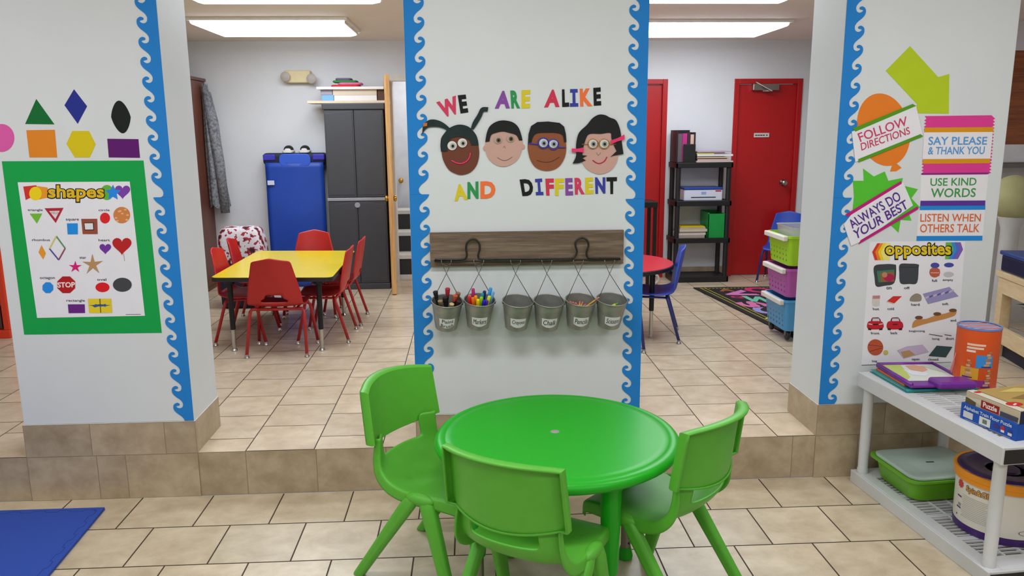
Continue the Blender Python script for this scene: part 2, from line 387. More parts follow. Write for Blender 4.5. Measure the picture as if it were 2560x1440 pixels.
# white closet door in the hallway with its brass knob
cd = thing('closet_door', 'white closet door with brass knob in the hallway behind the pine door', 'door', (-.55, 5.1, .75))
m = MB(); Yh = 5.2
for i in range(5): m.box(-.845+i*.26, Yh, .78, -.60+i*.26, Yh+.03, 2.2)
obj('door_panel', m, mat('white_gloss_paint', (226, 226, 232), .3), cd, bevel=.01)
kq = PY(1003, 451, Yh)
obj('knob', MB().ell((kq.x, Yh-.035, kq.z), (.028, .03, .028)), brass, cd, smooth=True)
m = MB()
for z in (1.62, 1.30): m.box(-.55, Yh-.012, z, -.5, Yh, z+.06)
obj('hinge', m, dk, cd)
# ================================================================== ceiling fluorescents
lens = emit_mat('lit_lens', (236, 246, 255), FIX_E); hous = mat('white_enamel', (228, 222, 214), .4)
def fixture(x0, x1, y0, y1, label):
    t = thing('ceiling_light', label, 'light fixture', ((x0+x1)/2, (y0+y1)/2, CZ-.06), 0, 'fluorescent ceiling lights'); z = CZ-.022
    obj('housing', MB().box(x0-.025, y0-.025, z, x1+.025, y1+.025, CZ-.0005), hous, t, bevel=.003)
    m = MB(); k = .035; e = .05
    lo = lambda d, zz: [(x0+d+e*.0, y0+d, zz), (x1-d, y0+d, zz), (x1-d, y1-d, zz), (x0+d, y1-d, zz)]
    m.v = lo(0, z)+lo(.010, z-.022)+lo(.05, z-.036); m.f = [(i, (i+1) % 4, 4+(i+1) % 4, 4+i) for i in range(4)]+[(4+i, 4+(i+1) % 4, 8+(i+1) % 4, 8+i) for i in range(4)]+[(8, 9, 10, 11)]; m.m = [0]*9
    obj('lens', m, lens, t)
    for a in (x0-.004, x1-.008):
        m = MB(); m.prism([(a, y0+.01, z), (a, y1-.01, z), (a, y1-.02, z-.016), (a, y0+.02, z-.016)], (.012, 0, 0)); obj('end_cap', m, hous, t)
fixture(-1.96, -.88, 2.57, 3.28, 'long fluorescent light near the back wall above the yellow table')
fixture(1.33, 2.42, 2.71, 3.38, 'long fluorescent light in front of the red doors')
fixture(-1.60, -.51, .98, 1.64, 'fluorescent light cut by the picture top, left of the middle pillar')
fixture(.86, 1.94, .96, 1.62, 'fluorescent light cut by the picture top, right of the middle pillar')
# ================================================================== WALL ART
blue = paper((34, 126, 204)); wht = paper((226, 226, 230)); blk = paper((24, 24, 26))
# blue wave-cut border strips; u runs from the straight edge to the wave crests
WAVE = [(.48, 0), (.515, .168), (.627, .25), (.747, .245), (.843, .18), (.867, .135), (.807, .105), (.70, .085), (.665, .03), (.69, -.03), (.745, -.06), (.82, -.065), (.92, -.01), (.985, .09), (1.0, .2), (.985, .32), (.93, .43), (.82, .56), (.69, .67), (.58, .78), (.51, .89)]
PER, BW = .0772, .083
def border(xe, s, ztr, z0, z1, label):       # xe straight edge, s direction into the wall, ztr height of one trough
    out = []
    z = ztr+math.ceil((z1-ztr)/PER)*PER
    while z > z0-PER:
        out += [(u, z-PER*v) for u, v in WAVE]; z -= PER
    out = spline(out, k=2)
    zs = [(u, v) for u, v in out]
    # clip between z0 and z1 by walking the curve
    ins = []
    for p in zs:
        if p[1] >= z1: ins = []; continue
        if p[1] <= z0: break
        ins.append(p)
    top = ins[0]; bot = ins[-1]
    poly = [(0, z1), (top[0], z1)]+ins+[(bot[0], z0), (0, z0)]
    mb = MB(); P = [Vector((xe+s*BW*u, -.0025, v)) for u, v in poly]; mb.prism(P, (0, .0022, 0), blue)
    o = obj('wave_border', mb, blue); tag(o, label, 'paper border', 'blue wave border strips'); return o
for xe, s, tp, nm in ((X1-.001, -1, (456, 925), "right edge of the shapes poster pillar"), (XP0+.001, 1, (1048, 609.5), 'left edge of the middle pillar'), (XP1-.001, -1, (1581, 916), 'right edge of the middle pillar'), (X3+.001, 1, (2077.5, 908), 'left edge of the opposites poster pillar')):
    zt = W(*tp).z; zs = zt+round((1.33-zt)/PER)*PER-.02
    border(xe, s, zt, HB+.003, zs, 'lower blue wave-cut border strip on the '+nm)
    border(xe, s, zt, zs+.0006, 2.40, 'upper blue wave-cut border strip on the '+nm)
# ------------------------------------------------------------------ left pillar: cut paper shapes and the shapes poster
LP = (.0006,)
def shape(name, pts, col, label, white_=True, ch='cut paper shape'):
    o = cutout(name, pts, paper(col)); tag(o, label, ch, 'cut paper shapes above the poster'); return o
shape('paper_circle', c1(*circ(8, 298, 66, 72)), (214, 90, 164), 'pink paper circle at the left edge above the shapes poster')
shape('paper_triangle', c1((187, 98), (280, 228), (130, 226)), (12, 106, 48), 'dark green paper triangle above the orange square')
shape('paper_rhombus', c1((381, 48), (448, 135), (400, 225), (332, 130)), (36, 48, 140), 'navy blue paper rhombus above the yellow hexagon')
shape('paper_oval', c1(*[(622+(50*math.cos(t)*(1-.25*abs(math.sin(t))))+10*math.sin(t), 190+84*math.sin(t)) for t in [i*PI/18 for i in range(36)]]), (22, 30, 26), 'black pointed paper oval above the purple rectangle')
shape('paper_square', c1((136, 258), (282, 256), (294, 398), (152, 398)), (222, 132, 36), 'orange paper square below the green triangle')
shape('paper_hexagon', c1((372, 262), (458, 262), (492, 330), (462, 398), (385, 398), (342, 328)), (212, 192, 20), 'yellow paper hexagon below the navy rhombus')
shape('paper_rectangle', c1((552, 302), (712, 304), (720, 400), (560, 398)), (92, 22, 108), 'purple paper rectangle below the black oval')
po = thing('shapes_poster', 'shapes poster with photos and yellow title mounted on bright green paper', 'poster', W(205, 835))
cutout('green_backing', c1((10, 418), (738, 414), (832, 1300), (125, 1309)), paper((14, 158, 72)), po)
cutout('poster_sheet', c1((92, 526), (668, 522), (746, 1212), (192, 1223)), paper((228, 228, 236)), po, lift=.0013, th=.0006)
WP = lambda x, y: W(x, y)+WALLN*.002
A = MB()
def a(pts, col): A.art(pts, paper(col), WP, WALLN)
def at_(body, x0, y0, x1, y1, col, cr, bold=0., sk=0):
    A.text(body, cr((x0, y0), (x1, y0+sk), (x1+4, y1+sk), (x0+4, y1)), paper(col), WP, WALLN, bold)
a(sp((75, 105), (205, 92), (245, 170), (100, 240)), (206, 52, 40)); a(sp((215, 100), (320, 115), (325, 215), (230, 235)), (228, 150, 40))
a(sp(*circ(197, 175, 62, 68)), (236, 208, 22)); a(sp(*circ(912, 165, 66, 76)), (96, 178, 62)); a(sp(*heart(1068, 152, 76)), (122, 62, 168)); a(sp(*star(972, 168, 82, 40)), (40, 136, 226))
at_('shapes', 312, 82, 892, 268, (20, 18, 12), sp, .07); at_('shapes', 322, 92, 882, 256, (222, 182, 26), sp, .025)
def word(s, x, y, w, h=22, cr=sp): at_(s, x, y-h/2, x+w, y+h/2, (50, 50, 58), cr, .01)
word('triangle', 118, 342, 150, 30); word('square', 500, 440, 130, 28); word('circle', 826, 340, 110); word('rhombus', 160, 638, 180, 24); word('heart', 826, 640, 112, 24)
word('star', 636, 816, 66, 22); word('octagon', 240, 1022, 150, 30); word('oval', 812, 1034, 92, 24); word('rectangle', 505, 1247, 185, 30)
a(sp((140, 376), (265, 374), (212, 475)), (112, 186, 52)); a(sp((288, 322), (478, 318), (400, 470)), (176, 38, 52)); a(sp((335, 350), (440, 347), (397, 428)), (226, 214, 220))
A.text('YIELD', sp((350, 358), (428, 356), (425, 378), (352, 380)), paper((120, 60, 70)), WP, WALLN)
a(sp(*circ(893, 420, 50, 54)), (218, 34, 40)); a(sp(*circ(1060, 390, 84, 82)), (206, 128, 72))
for i in range(9): a(sp(*circ(1060+58*math.cos(i*2.4), 390+58*math.sin(i*1.7), 14, 9, 10)), (226, 178, 120))
a(sp((512, 473), (620, 472), (622, 582), (520, 583)), (30, 140, 226)); a(sp((655, 428), (815, 427), (820, 580), (670, 580)), (150, 76, 58)); a(sp((682, 465), (780, 464), (784, 542), (690, 543)), (34, 26, 26)); a(sp((688, 472), (772, 471), (776, 534), (695, 535)), (222, 222, 226))
a(sp((258, 690), (302, 770), (275, 832), (228, 762)), (226, 152, 44))
for p, q, c in (((405, 600), (495, 722), (96, 140, 96)), ((495, 722), (430, 838), (150, 70, 88)), ((430, 838), (338, 725), (84, 74, 160)), ((338, 725), (405, 600), (206, 206, 110))):
    dx, dy = q[0]-p[0], q[1]-p[1]; l = math.hypot(dx, dy); nx, ny = -dy/l*7, dx/l*7
    a(sp((p[0]-nx, p[1]-ny), (q[0]-nx, q[1]-ny), (q[0]+nx, q[1]+ny), (p[0]+nx, p[1]+ny)), c)
a(sp(*heart(896, 722, 58)), (112, 52, 160)); a(sp(*heart(1062, 690, 96)), (184, 34, 36)); a(sp((1075, 772), (1080, 772), (1092, 850), (1088, 850)), (170, 150, 150))
a(sp(*star(596, 908, 62, 22, sx=1.1)), (214, 26, 120)); a(sp(*star(770, 885, 108, 34, sx=1.0, rot=-92)), (182, 142, 96))
a(sp(*circ(322, 1115, 58, 58, 8, 22.5, 382.5)), (34, 138, 226)); a(sp(*circ(506, 1086, 96, 90, 8, 22.5, 382.5)), (178, 26, 32))
A.text('STOP', sp((418, 1062), (592, 1058), (594, 1112), (420, 1116)), paper((236, 226, 226)), WP, WALLN, .03)
a(sp(*circ(868, 1111, 70, 48)), (216, 26, 34)); a(sp(*circ(1066, 1086, 94, 70)), (66, 68, 72))
a(sp((522, 1282), (690, 1281), (694, 1368), (530, 1370)), (104, 36, 130)); a(sp((722, 1226), (955, 1225), (965, 1366), (735, 1368)), (226, 202, 44))
a(sp((835, 1226), (848, 1226), (856, 1366), (846, 1366)), (120, 104, 30)); a(sp((728, 1294), (840, 1280), (955, 1292), (850, 1304)), (40, 74, 130)); a(sp((770, 1300), (800, 1278), (840, 1292), (900, 1276), (905, 1306), (845, 1298), (790, 1314)), (52, 90, 150))
a(sp((1100, 1381), (1250, 1379), (1250, 1383), (1100, 1385)), (90, 90, 96))
obj('printed_picture', A, None, po)
# ------------------------------------------------------------------ middle pillar: cut letters
LET = {'pink': (206, 62, 96), 'black': (26, 26, 28), 'purple': (132, 76, 160), 'green': (46, 146, 82), 'yellow': (214, 196, 44), 'red': (204, 54, 80), 'blue': (58, 64, 158), 'orange': (238, 116, 62)}
def letter(ch, colr, q, wordname, extra=''):
    mb = MB()
    if ch == 'I':
        poly = [(.05, 0), (.95, 0), (.95, .2), (.66, .2), (.66, .8), (.95, .8), (.95, 1), (.05, 1), (.05, .8), (.34, .8), (.34, .2), (.05, .2)]
        V, Fc = poly, [tuple(range(12))]
    else: V, Fc = glyphs(ch, .05)
    tl, tr, br, bl = [Vector(p) for p in c4(*q)]
    # thin solid letter: front and side walls
    P = []
    for u, v in V:
        t = (bl*(1-u)+br*u)*(1-v)+(tl*(1-u)+tr*u)*v; P.append(W(t.x, t.y))
    n = len(P); mb.add([p+WALLN*.002 for p in P], Fc, paper(LET[colr]))
    cnt = {}
    for f in Fc:
        for i in range(len(f)):
            e = (f[i], f[(i+1) % len(f)]); cnt[tuple(sorted(e))] = cnt.get(tuple(sorted(e)), []) + [e]
    ed = [v[0] for v in cnt.values() if len(v) == 1]
    mb.add([p+WALLN*.002 for p in P]+P, [(i, j, n+j, n+i) for i, j in ed], paper(LET[colr])); mb.lay = 1
    o = obj('paper_letter', mb); tag(o, '%s paper letter %s%s in the word %s on the middle pillar' % (colr, ch, extra, wordname), 'cut paper letter', 'cut paper letters on the middle pillar')
for ch, c, q, w in [
 ('W', 'pink', ((318, 372), (490, 312), (535, 465), (372, 508)), 'WE'), ('E', 'black', ((507, 310), (578, 303), (600, 460), (532, 470)), 'WE'),
 ('A', 'purple', ((860, 272), (955, 270), (965, 425), (832, 427)), 'ARE'), ('R', 'green', ((968, 268), (1040, 266), (1055, 424), (978, 426)), 'ARE'), ('E', 'yellow', ((1068, 265), (1146, 262), (1140, 422), (1066, 425)), 'ARE'),
 ('A', 'red', ((1300, 262), (1385, 258), (1400, 412), (1265, 417)), 'ALIKE'), ('L', 'black', ((1422, 258), (1478, 256), (1486, 410), (1424, 413)), 'ALIKE'), ('I', 'blue', ((1490, 256), (1562, 254), (1570, 409), (1488, 411)), 'ALIKE'), ('K', 'orange', ((1578, 252), (1675, 248), (1690, 405), (1582, 408)), 'ALIKE'), ('E', 'black', ((1697, 245), (1762, 240), (1766, 398), (1702, 402)), 'ALIKE'),
 ('A', 'yellow', ((485, 1092), (560, 1084), (598, 1225), (478, 1240)), 'AND'), ('N', 'green', ((592, 1072), (688, 1066), (690, 1218), (592, 1220)), 'AND'), ('D', 'orange', ((706, 1066), (838, 1062), (838, 1215), (706, 1218)), 'AND'),
 ('D', 'black', ((1050, 1050), (1160, 1040), (1175, 1190), (1075, 1195)), 'DIFFERENT'), ('I', 'blue', ((1182, 1045), (1250, 1040), (1264, 1186), (1190, 1188)), 'DIFFERENT'), ('F', 'red', ((1276, 1042), (1350, 1040), (1352, 1190), (1284, 1190)), 'DIFFERENT'), ('F', 'yellow', ((1360, 1040), (1440, 1040), (1434, 1192), (1361, 1192)), 'DIFFERENT'), ('E', 'purple', ((1450, 1038), (1515, 1036), (1520, 1188), (1453, 1190)), 'DIFFERENT'), ('R', 'pink', ((1532, 1035), (1608, 1032), (1622, 1178), (1536, 1182)), 'DIFFERENT'), ('E', 'yellow', ((1626, 1032), (1695, 1030), (1700, 1175), (1627, 1178)), 'DIFFERENT'), ('N', 'blue', ((1712, 1030), (1803, 1030), (1803, 1172), (1716, 1175)), 'DIFFERENT'), ('T', 'black', ((1812, 1030), (1905, 1028), (1898, 1175), (1820, 1178)), 'DIFFERENT')]: letter(ch, c, q, w)
# ------------------------------------------------------------------ middle pillar: four paper faces
hairm = mat('dark_felt', (22, 40, 42), .85, var=.12, scale=40); hairk = mat('black_felt', (16, 18, 20), .85, var=.1, scale=40)
def face(label, head, skin, loc):
    t = thing('craft_face', label, 'paper craft face', W(*loc)); t['group'] = 'paper craft faces on the middle pillar'
    cutout('head', c4(*head), paper(skin), t, th=.004); return t
def eyes(t, cs, r, iris, rim=(214, 214, 210)):
    for (x, y) in cs:
        mb = MB(); f = lambda px, py: W(px, py)+WALLN*.0065
        mb.art(c4(*circ(x, y, r, r*.98, 20)), paper(rim), f, WALLN, .0006); mb.art(c4(*circ(x+r*.15, y+r*.1, r*.62, r*.66, 18)), paper(iris), f, WALLN, .0006); mb.art(c4(*circ(x+r*.15, y+r*.1, r*.3, r*.34, 14)), paper((30, 26, 24)), f, WALLN, .0006)
        obj('eye', mb, None, t)
def lines(name, t, segs, r, m, lift=.007):
    mb = MB()
    for s in segs: mb.tube([W(*p)+WALLN*lift for p in c4(*s)], r, 6, m)
    return obj(name, mb, m, t, smooth=True)
pink = paper((226, 58, 110))
t = face('brown paper face with dark pigtails, round eyes and pink smile', spline([(360, 690), (365, 800), (380, 880), (430, 965), (500, 1003), (555, 1008), (620, 985), (672, 925), (695, 840), (690, 750), (670, 660), (610, 600), (510, 580), (420, 620)], True), (108, 62, 46), (1157, 437))
cutout('hair', c4(*(spline([(360, 803), (356, 730), (380, 660), (430, 600), (510, 568), (590, 580), (645, 625), (680, 690), (690, 746)])+spline([(625, 748), (612, 708), (570, 682), (510, 674), (450, 690), (415, 745), (420, 800)]))), hairm, t, lift=.004, th=.003)
cutout('pigtail', c4(*(spline([(425, 628), (390, 605), (330, 588), (260, 590), (225, 610), (195, 650)])+spline([(200, 590), (240, 535), (290, 522), (350, 535), (400, 565), (445, 605)]))), hairm, t, lift=.003, th=.0035)
cutout('pigtail', c4(*(spline([(622, 600), (640, 545), (680, 480), (705, 430), (730, 414), (775, 415)])+spline([(768, 455), (735, 455), (715, 500), (680, 560), (645, 612)]))), hairm, t, lift=.003, th=.0035)
cutout('hair_tie', c4((205, 556), (240, 552), (238, 580), (206, 584)), paper((196, 110, 40)), t, lift=.007)
eyes(t, [(458, 752), (548, 728)], 41, (172, 172, 168))
lines('mouth', t, [spline([(452, 882), (500, 906), (548, 908), (590, 885), (612, 850), (618, 815)])], .0032, pink, .005)
t = face('pale paper face with short black hair and grey eyes', spline([(745, 740), (750, 800), (780, 870), (840, 920), (905, 936), (970, 920), (1035, 870), (1070, 790), (1078, 720), (1040, 620), (960, 570), (870, 570), (790, 630)], True), (196, 158, 146), (1258, 417))
cutout('hair', c4(*(spline([(748, 720), (762, 640), (790, 580), (845, 542), (910, 530), (985, 545), (1035, 585), (1062, 650), (1075, 705)])+spline([(1045, 706), (1020, 660), (960, 640), (900, 628), (840, 640), (800, 660), (785, 715)]))), hairk, t, lift=.004, th=.003)
eyes(t, [(860, 702), (970, 690)], 33, (110, 84, 66), (176, 160, 150))
lines('mouth', t, [spline([(855, 855), (900, 880), (945, 876), (985, 850)])], .0008, paper((120, 70, 70)), .0052)
lines('nose', t, [[(905, 770), (920, 755), (925, 775)]], .0006, paper((130, 90, 84)), .0052)
cutout('ear', c4(*circ(745, 775, 16, 22, 14)), paper((196, 158, 146)), t, th=.003); cutout('ear', c4(*circ(1082, 762, 16, 22, 14)), paper((196, 158, 146)), t, th=.003)
t = face('brown paper face with flat black hair and blue pipe glasses', spline([(1122, 735), (1125, 810), (1150, 890), (1200, 950), (1290, 974), (1380, 948), (1435, 880), (1458, 800), (1455, 720), (1430, 640), (1290, 600), (1150, 640)], True), (140, 82, 54), (1366, 428))
cutout('hair', c4(*([(1122, 730), (1128, 650), (1150, 580), (1205, 545), (1300, 540), (1400, 552), (1440, 585), (1455, 650), (1460, 720), (1440, 722)]+spline([(1440, 722), (1425, 660), (1370, 640), (1290, 638), (1210, 642), (1170, 670), (1150, 735)]))), hairk, t, lift=.004, th=.003)
eyes(t, [(1258, 728), (1345, 735)], 38, (146, 150, 160), (196, 200, 212))
bl_ = mat('blue_pipe_cleaner', (42, 64, 180), .8, var=.1)
lines('glasses', t, [[(1120, 730), (1215, 742)], [p for p in circ(1258, 730, 48, 46, 20)]+[(1306, 730)], [p for p in circ(1345, 742, 46, 44, 20)]+[(1391, 742)], [(1390, 768), (1450, 768)]], .0022, bl_)
lines('mouth', t, [spline([(1200, 880), (1260, 895), (1330, 890), (1400, 850)])], .0009, paper((96, 44, 34)), .0052)
t = face('pale paper face with black bob hair, gold glasses and pink bows', spline([(1590, 700), (1590, 820), (1600, 900), (1650, 965), (1745, 1002), (1840, 975), (1900, 900), (1915, 800), (1895, 690), (1800, 620), (1680, 630)], True), (198, 156, 146), (1497, 436))
cutout('hair', c4(*(spline([(1515, 908), (1545, 840), (1545, 740), (1570, 640), (1640, 570), (1690, 510), (1745, 480), (1800, 484), (1840, 505), (1895, 530), (1930, 610), (1945, 720), (1960, 825)])+[(1870, 840), (1848, 850), (1900, 800)]+spline([(1880, 760), (1855, 690), (1845, 640), (1760, 648), (1670, 648), (1635, 680), (1605, 780), (1600, 835)])+[(1640, 840), (1600, 862), (1630, 880), (1570, 905)])), hairk, t, lift=.004, th=.003)
eyes(t, [(1692, 735), (1790, 735)], 38, (150, 148, 142), (208, 206, 200))
gold_ = mat('gold_wire', (190, 140, 62), .35, .8)
lines('glasses', t, [[(1595, 740), (1655, 740)], circ(1692, 737, 45, 43, 20)+[(1737, 737)], circ(1790, 737, 45, 43, 20)+[(1835, 737)], [(1835, 742), (1895, 740)]], .0014, gold_)
for n, (x, y, w) in enumerate(((1558, 790, 52), (1908, 698, 60))):
    s = 0 if n == 0 else -22
    cutout('hair_bow', c4((x-w, y-14-s), (x, y-12), (x+w, y-22+s), (x+w, y+22+s), (x, y+16), (x-w, y+20-s)), pink, t, lift=.007, th=.003)
lines('mouth', t, [spline([(1690, 880), (1740, 908), (1790, 890), (1815, 850)])], .0022, paper((190, 40, 70)), .0052)
lines('nose', t, [spline([(1722, 810), (1740, 835), (1762, 812)])], .0006, paper((130, 90, 84)), .0052)
# ------------------------------------------------------------------ middle pillar: board, iron rail and pails
bw = wood_mat('weathered_wood', (84, 68, 55), (132, 112, 95), 0, 5, .75, (108, 90, 75))
p, q = W(1074.5, 580), W(1556, 657.5)
o = obj('wooden_board', MB().box(p.x, -.021, q.z, q.x, -.0035, p.z-.001), bw, bevel=.0015); tag(o, 'long weathered brown board mounted on the middle pillar above the pails', 'board')
iron = mat('dark_iron', (62, 62, 58), .4, .85, var=.15, scale=60)
rl = thing('iron_hook_rail', 'dark iron rail with two loops fixed to the weathered board', 'hook rail', PY(1318, 650, -.03))
R_ = lambda l: [PY(x, y, -.033) for x, y in c5(*spline(l, k=4))]
obj('looped_rod', MB().tube(R_([(195, 408), (350, 408), (480, 404), (515, 385), (522, 350), (514, 290), (525, 235), (560, 202), (590, 196), (625, 208), (652, 250), (655, 300), (643, 340), (640, 375), (665, 402), (800, 404), (1100, 402), (1450, 400), (1600, 394), (1638, 370), (1655, 320), (1638, 260), (1650, 212), (1690, 186), (1725, 186), (1760, 210), (1774, 260), (1756, 320), (1755, 365), (1785, 392), (1900, 394), (2000, 392), (2092, 394)]), .0042, 8), iron, rl, smooth=True)
obj('straight_rod', MB().tube([PY(x, y, -.036) for x, y in c5((190, 426), (1100, 420), (2102, 403))], .0034, 8), iron, rl, smooth=True)
m = MB()
for x, y in ((195, 415), (2095, 398), (585, 196), (1705, 186)):
    a_, = c5((x, y)); m.tube([PY(*a_, -.0216), PY(*a_, -.034)], .004, 8)
obj('bracket', m, iron, rl)
galv = mat('galvanised_metal', (150, 151, 146), .42, .5, var=.14, scale=22, bump=.05)
PAILS = [(1118, 755, 'Paint\nBrush', 'brushes', 'first'), (1199, 752, 'Markers', 'coloured markers', 'second'), (1295, 755, 'Crayons', None, 'third'), (1373, 755, 'Chalk', None, 'fourth'), (1452, 752, 'Pencils', 'pencils', 'fifth'), (1530, 751, 'Scissors', 'one small toy', 'sixth')]
PC = []
wire = mat('steel_wire', (120, 116, 110), .35, .9)
for i, (px, py, txt, inside, nth) in enumerate(PAILS):
    c = PY(px, py-2, -.086); rT, rB, hh = .0658, .0475, .123; PC.append(c)
    lab = 'galvanised pail lettered %s%s' % (txt.replace('\n', ' '), ', holding '+inside if inside else ', hanging empty')
    t = thing('metal_pail', lab, 'pail', (c.x, c.y, c.z-hh), 0, 'galvanised pails hanging on the iron rail')
    tilt = Matrix.Rotation(math.radians(14), 3, 'X') @ Matrix.Rotation(math.radians(3.5), 3, 'Y'); top = Vector((0, 0, hh)); TILT = tilt
    f3 = lambda v: tilt @ (Vector(v)-top)+top
    prof = [(1e-4, .004), (rB-.003, .004), (rB-.001, .002), (rB, 0)]+[(rB+(rT-rB)*k/10+(.0006 if k % 5 == 3 else 0), hh*k/10) for k in range(1, 11)]+[(rT+.002, hh+.001), (rT+.0025, hh+.003), (rT+.0005, hh+.0045), (rT-.0015, hh+.003), (rT-.002, hh)]+[(rB+(rT-rB)*k/10-.002+(.0012 if k % 3 == 0 else 0), hh*k/10) for k in range(9, 0, -1)]+[(1e-4, .008)]
    mb = MB(); mb.lathe(prof, 40); mb.v = [tuple(f3(v)) for v in mb.v]; obj('pail_body', mb, galv, t, local=True, smooth=.9)
    # crossed wire handle with its hook
    ear = [f3((s*rT*.98, -.012, hh)) for s in (-1, 1)]
    off = Vector((c.x, c.y, c.z-hh)); cr = PY(px-2+ (i > 1)*-4, 684, -.045)-off
    ring = [PY(px-2+(i > 1)*-4+s*11.5, 658, -.043)-off for s in (-1, 1)]
    m = MB()
    for s in (0, 1): m.tube([ear[s], cr+Vector((0, .001 if s else -.001, 0)), ring[1-s], ring[1-s]+Vector(((-.002, .002)[1-s], -.001, .014))], .0015, 6)
    m.tube([ring[0]+Vector((0, 0, .0))]+[ring[0].lerp(ring[1], k/6)+Vector((0, 0, -.010*math.sin(PI*k/6))) for k in range(1, 6)]+[ring[1]], .0012, 6)
    for s in (0, 1): m.tube([ear[s]+Vector((0, 0, -.008)), ear[s]+Vector(((-.003, .003)[s], 0, .004))], .003, 6)
    obj('wire_handle', m, wire, t, local=True, smooth=True)
    # curved paper label on the front
    def onp(u, v, r_=0.0008):
        k = (.026+.040*v)/hh; r = rB+(rT-rB)*k+r_; an = math.radians(-122+70*u)
        return f3((r*math.cos(an), r*math.sin(an), k*hh))
    mb = MB(); N = 12
    lo = lambda u: -.25*math.sin(PI*u)+(.1 if i else .05)
    mb.add([onp(k/N, lo(k/N)) for k in range(N+1)]+[onp(k/N, 1) for k in range(N+1)], [(k, k+1, N+2+k, N+1+k) for k in range(N)], wht); mb.lay = 1
    lb = obj('paper_label', mb, wht, t, local=True)
    V, Fc = glyphs(txt, 0); two = '\n' in txt
    mb = MB(); mb.add([onp(.08+.84*u+.05*v, (-.02 if two else .2)+(.95 if two else .62)*v-.08*math.sin(PI*u)*two, .0016) for u, v in V], Fc, blk); mb.lay = 1
    obj('lettering', mb, blk, lb, local=True)
# what the pails hold
def stick(name, cat, label, group, base, tip, parts):
    b, e = Vector(base), Vector(tip); t = thing(name, label, cat, b, 0, group); d = e-b
    for nm, t0, t1, r0, r1, m in parts:
        mb = MB(); mb.tube([b+d*t0, b+d*(t0+(t1-t0)*.06), b+d*(t0+(t1-t0)*.94), b+d*t1], [r0*.8, r0, r1, r1*.8], 10); obj(nm, mb, m, t, smooth=.8)
    return t
PH = .123
def PT(i, x, y, z):          # a place inside pail i: x across, y deep, z above its floor
    return PC[i]+TILT @ Vector((x, y, z-PH))
MK = [('orange', (238, 120, 20)), ('red', (214, 34, 40)), ('yellow', (238, 214, 20)), ('lime green', (150, 206, 24)), ('royal blue', (30, 40, 190)), ('violet', (96, 40, 170)), ('teal', (20, 150, 160)), ('sky blue', (60, 156, 226)), ('magenta', (190, 36, 120)), ('amber', (244, 160, 20)), ('dark blue', (24, 30, 110)), ('coral', (236, 96, 80)), ('lemon', (220, 232, 30)), ('light blue', (110, 170, 220))]
MKP = [(-.030, -.030, .012), (-.046, -.018, .010), (-.008, -.038, .008), (.006, -.030, .016), (.018, -.036, .004), (.030, -.030, .002), (.010, -.004, .022), (.046, .016, .040), (-.030, .014, .034), (-.018, -.016, .014), (.020, .012, .026), (-.044, .002, .008), (.040, -.018, .016), (.056, -.002, .030)]
for (nm, c), (dx, dy, dz) in zip(MK, MKP):
    b = PT(1, dx*.45, dy*.45, .022); e = PT(1, dx, dy, PH+dz+.012)
    stick('marker', 'marker', nm+' marker standing in the pail lettered Markers', 'markers in the second pail', b, e, [('barrel', 0, .62, .0062, .0062, plastic((228, 228, 226))), ('cap', .58, 1, .0074, .0074, plastic(c))])
BR = [(-.052, .01, .040, (26, 24, 26), 'black'), (-.03, -.02, .012, (146, 124, 92), 'tan'), (.0, .02, .052, (176, 40, 56), 'red'), (.02, -.03, .004, (196, 168, 120), 'cream'), (.034, .0, .03, (200, 84, 50), 'orange'), (.046, .02, .034, (156, 112, 86), 'brown'), (-.01, .0, .02, (40, 36, 40), 'charcoal'), (.05, -.016, .012, (52, 30, 32), 'maroon')]
for dx, dy, dz, c, nm in BR:
    b = PT(0, dx*.5, dy*.5, .022); e = PT(0, dx, dy, PH+dz)
    stick('paint_brush', 'paint brush', nm+' tipped paint brush standing in the pail lettered Paint Brush', 'paint brushes in the first pail', b, e, [('brush_handle', 0, .66, .004, .0055, plastic((44, 36, 34))), ('ferrule', .64, .78, .006, .007, wire), ('bristles', .77, 1, .008, .011, mat('bristle_'+nm, c, .8, var=.2, scale=90))])
pw = plastic((222, 164, 40)); er = plastic((206, 120, 120)); tipm = paper((40, 36, 34))
for k in range(8):
    b = PT(4, .030-.0075*k, .012-.004*(k % 3), .058); e = PT(4, -.044+.0115*k, .030-.012*(k % 4), .100+.003*(k % 3))
    stick('pencil', 'pencil', 'yellow pencil lying low inside the pail lettered Pencils', 'yellow pencils in the fifth pail', b, e, [('pencil_shaft', 0, .82, .0036, .0036, pw), ('eraser', .80, 1, .0038, .0038, er)])
stick('pencil', 'pencil', 'yellow pencil poking out over the right rim of the pail lettered Pencils', 'yellow pencils in the fifth pail', PT(4, -.02, .0, .05), PT(4, .076, -.012, PH+.022), [('pencil_shaft', 0, .86, .0036, .0036, pw), ('eraser', .85, 1, .0038, .0038, er)])
stick('crayon', 'crayon', 'short yellow and green crayon lying inside the pail lettered Scissors', None, PT(5, -.006, .006, .080), PT(5, .032, .012, .102), [('crayon_wrapper', 0, .7, .006, .006, plastic((206, 200, 40))), ('crayon_tip', .68, 1, .005, .003, plastic((70, 160, 60)))])
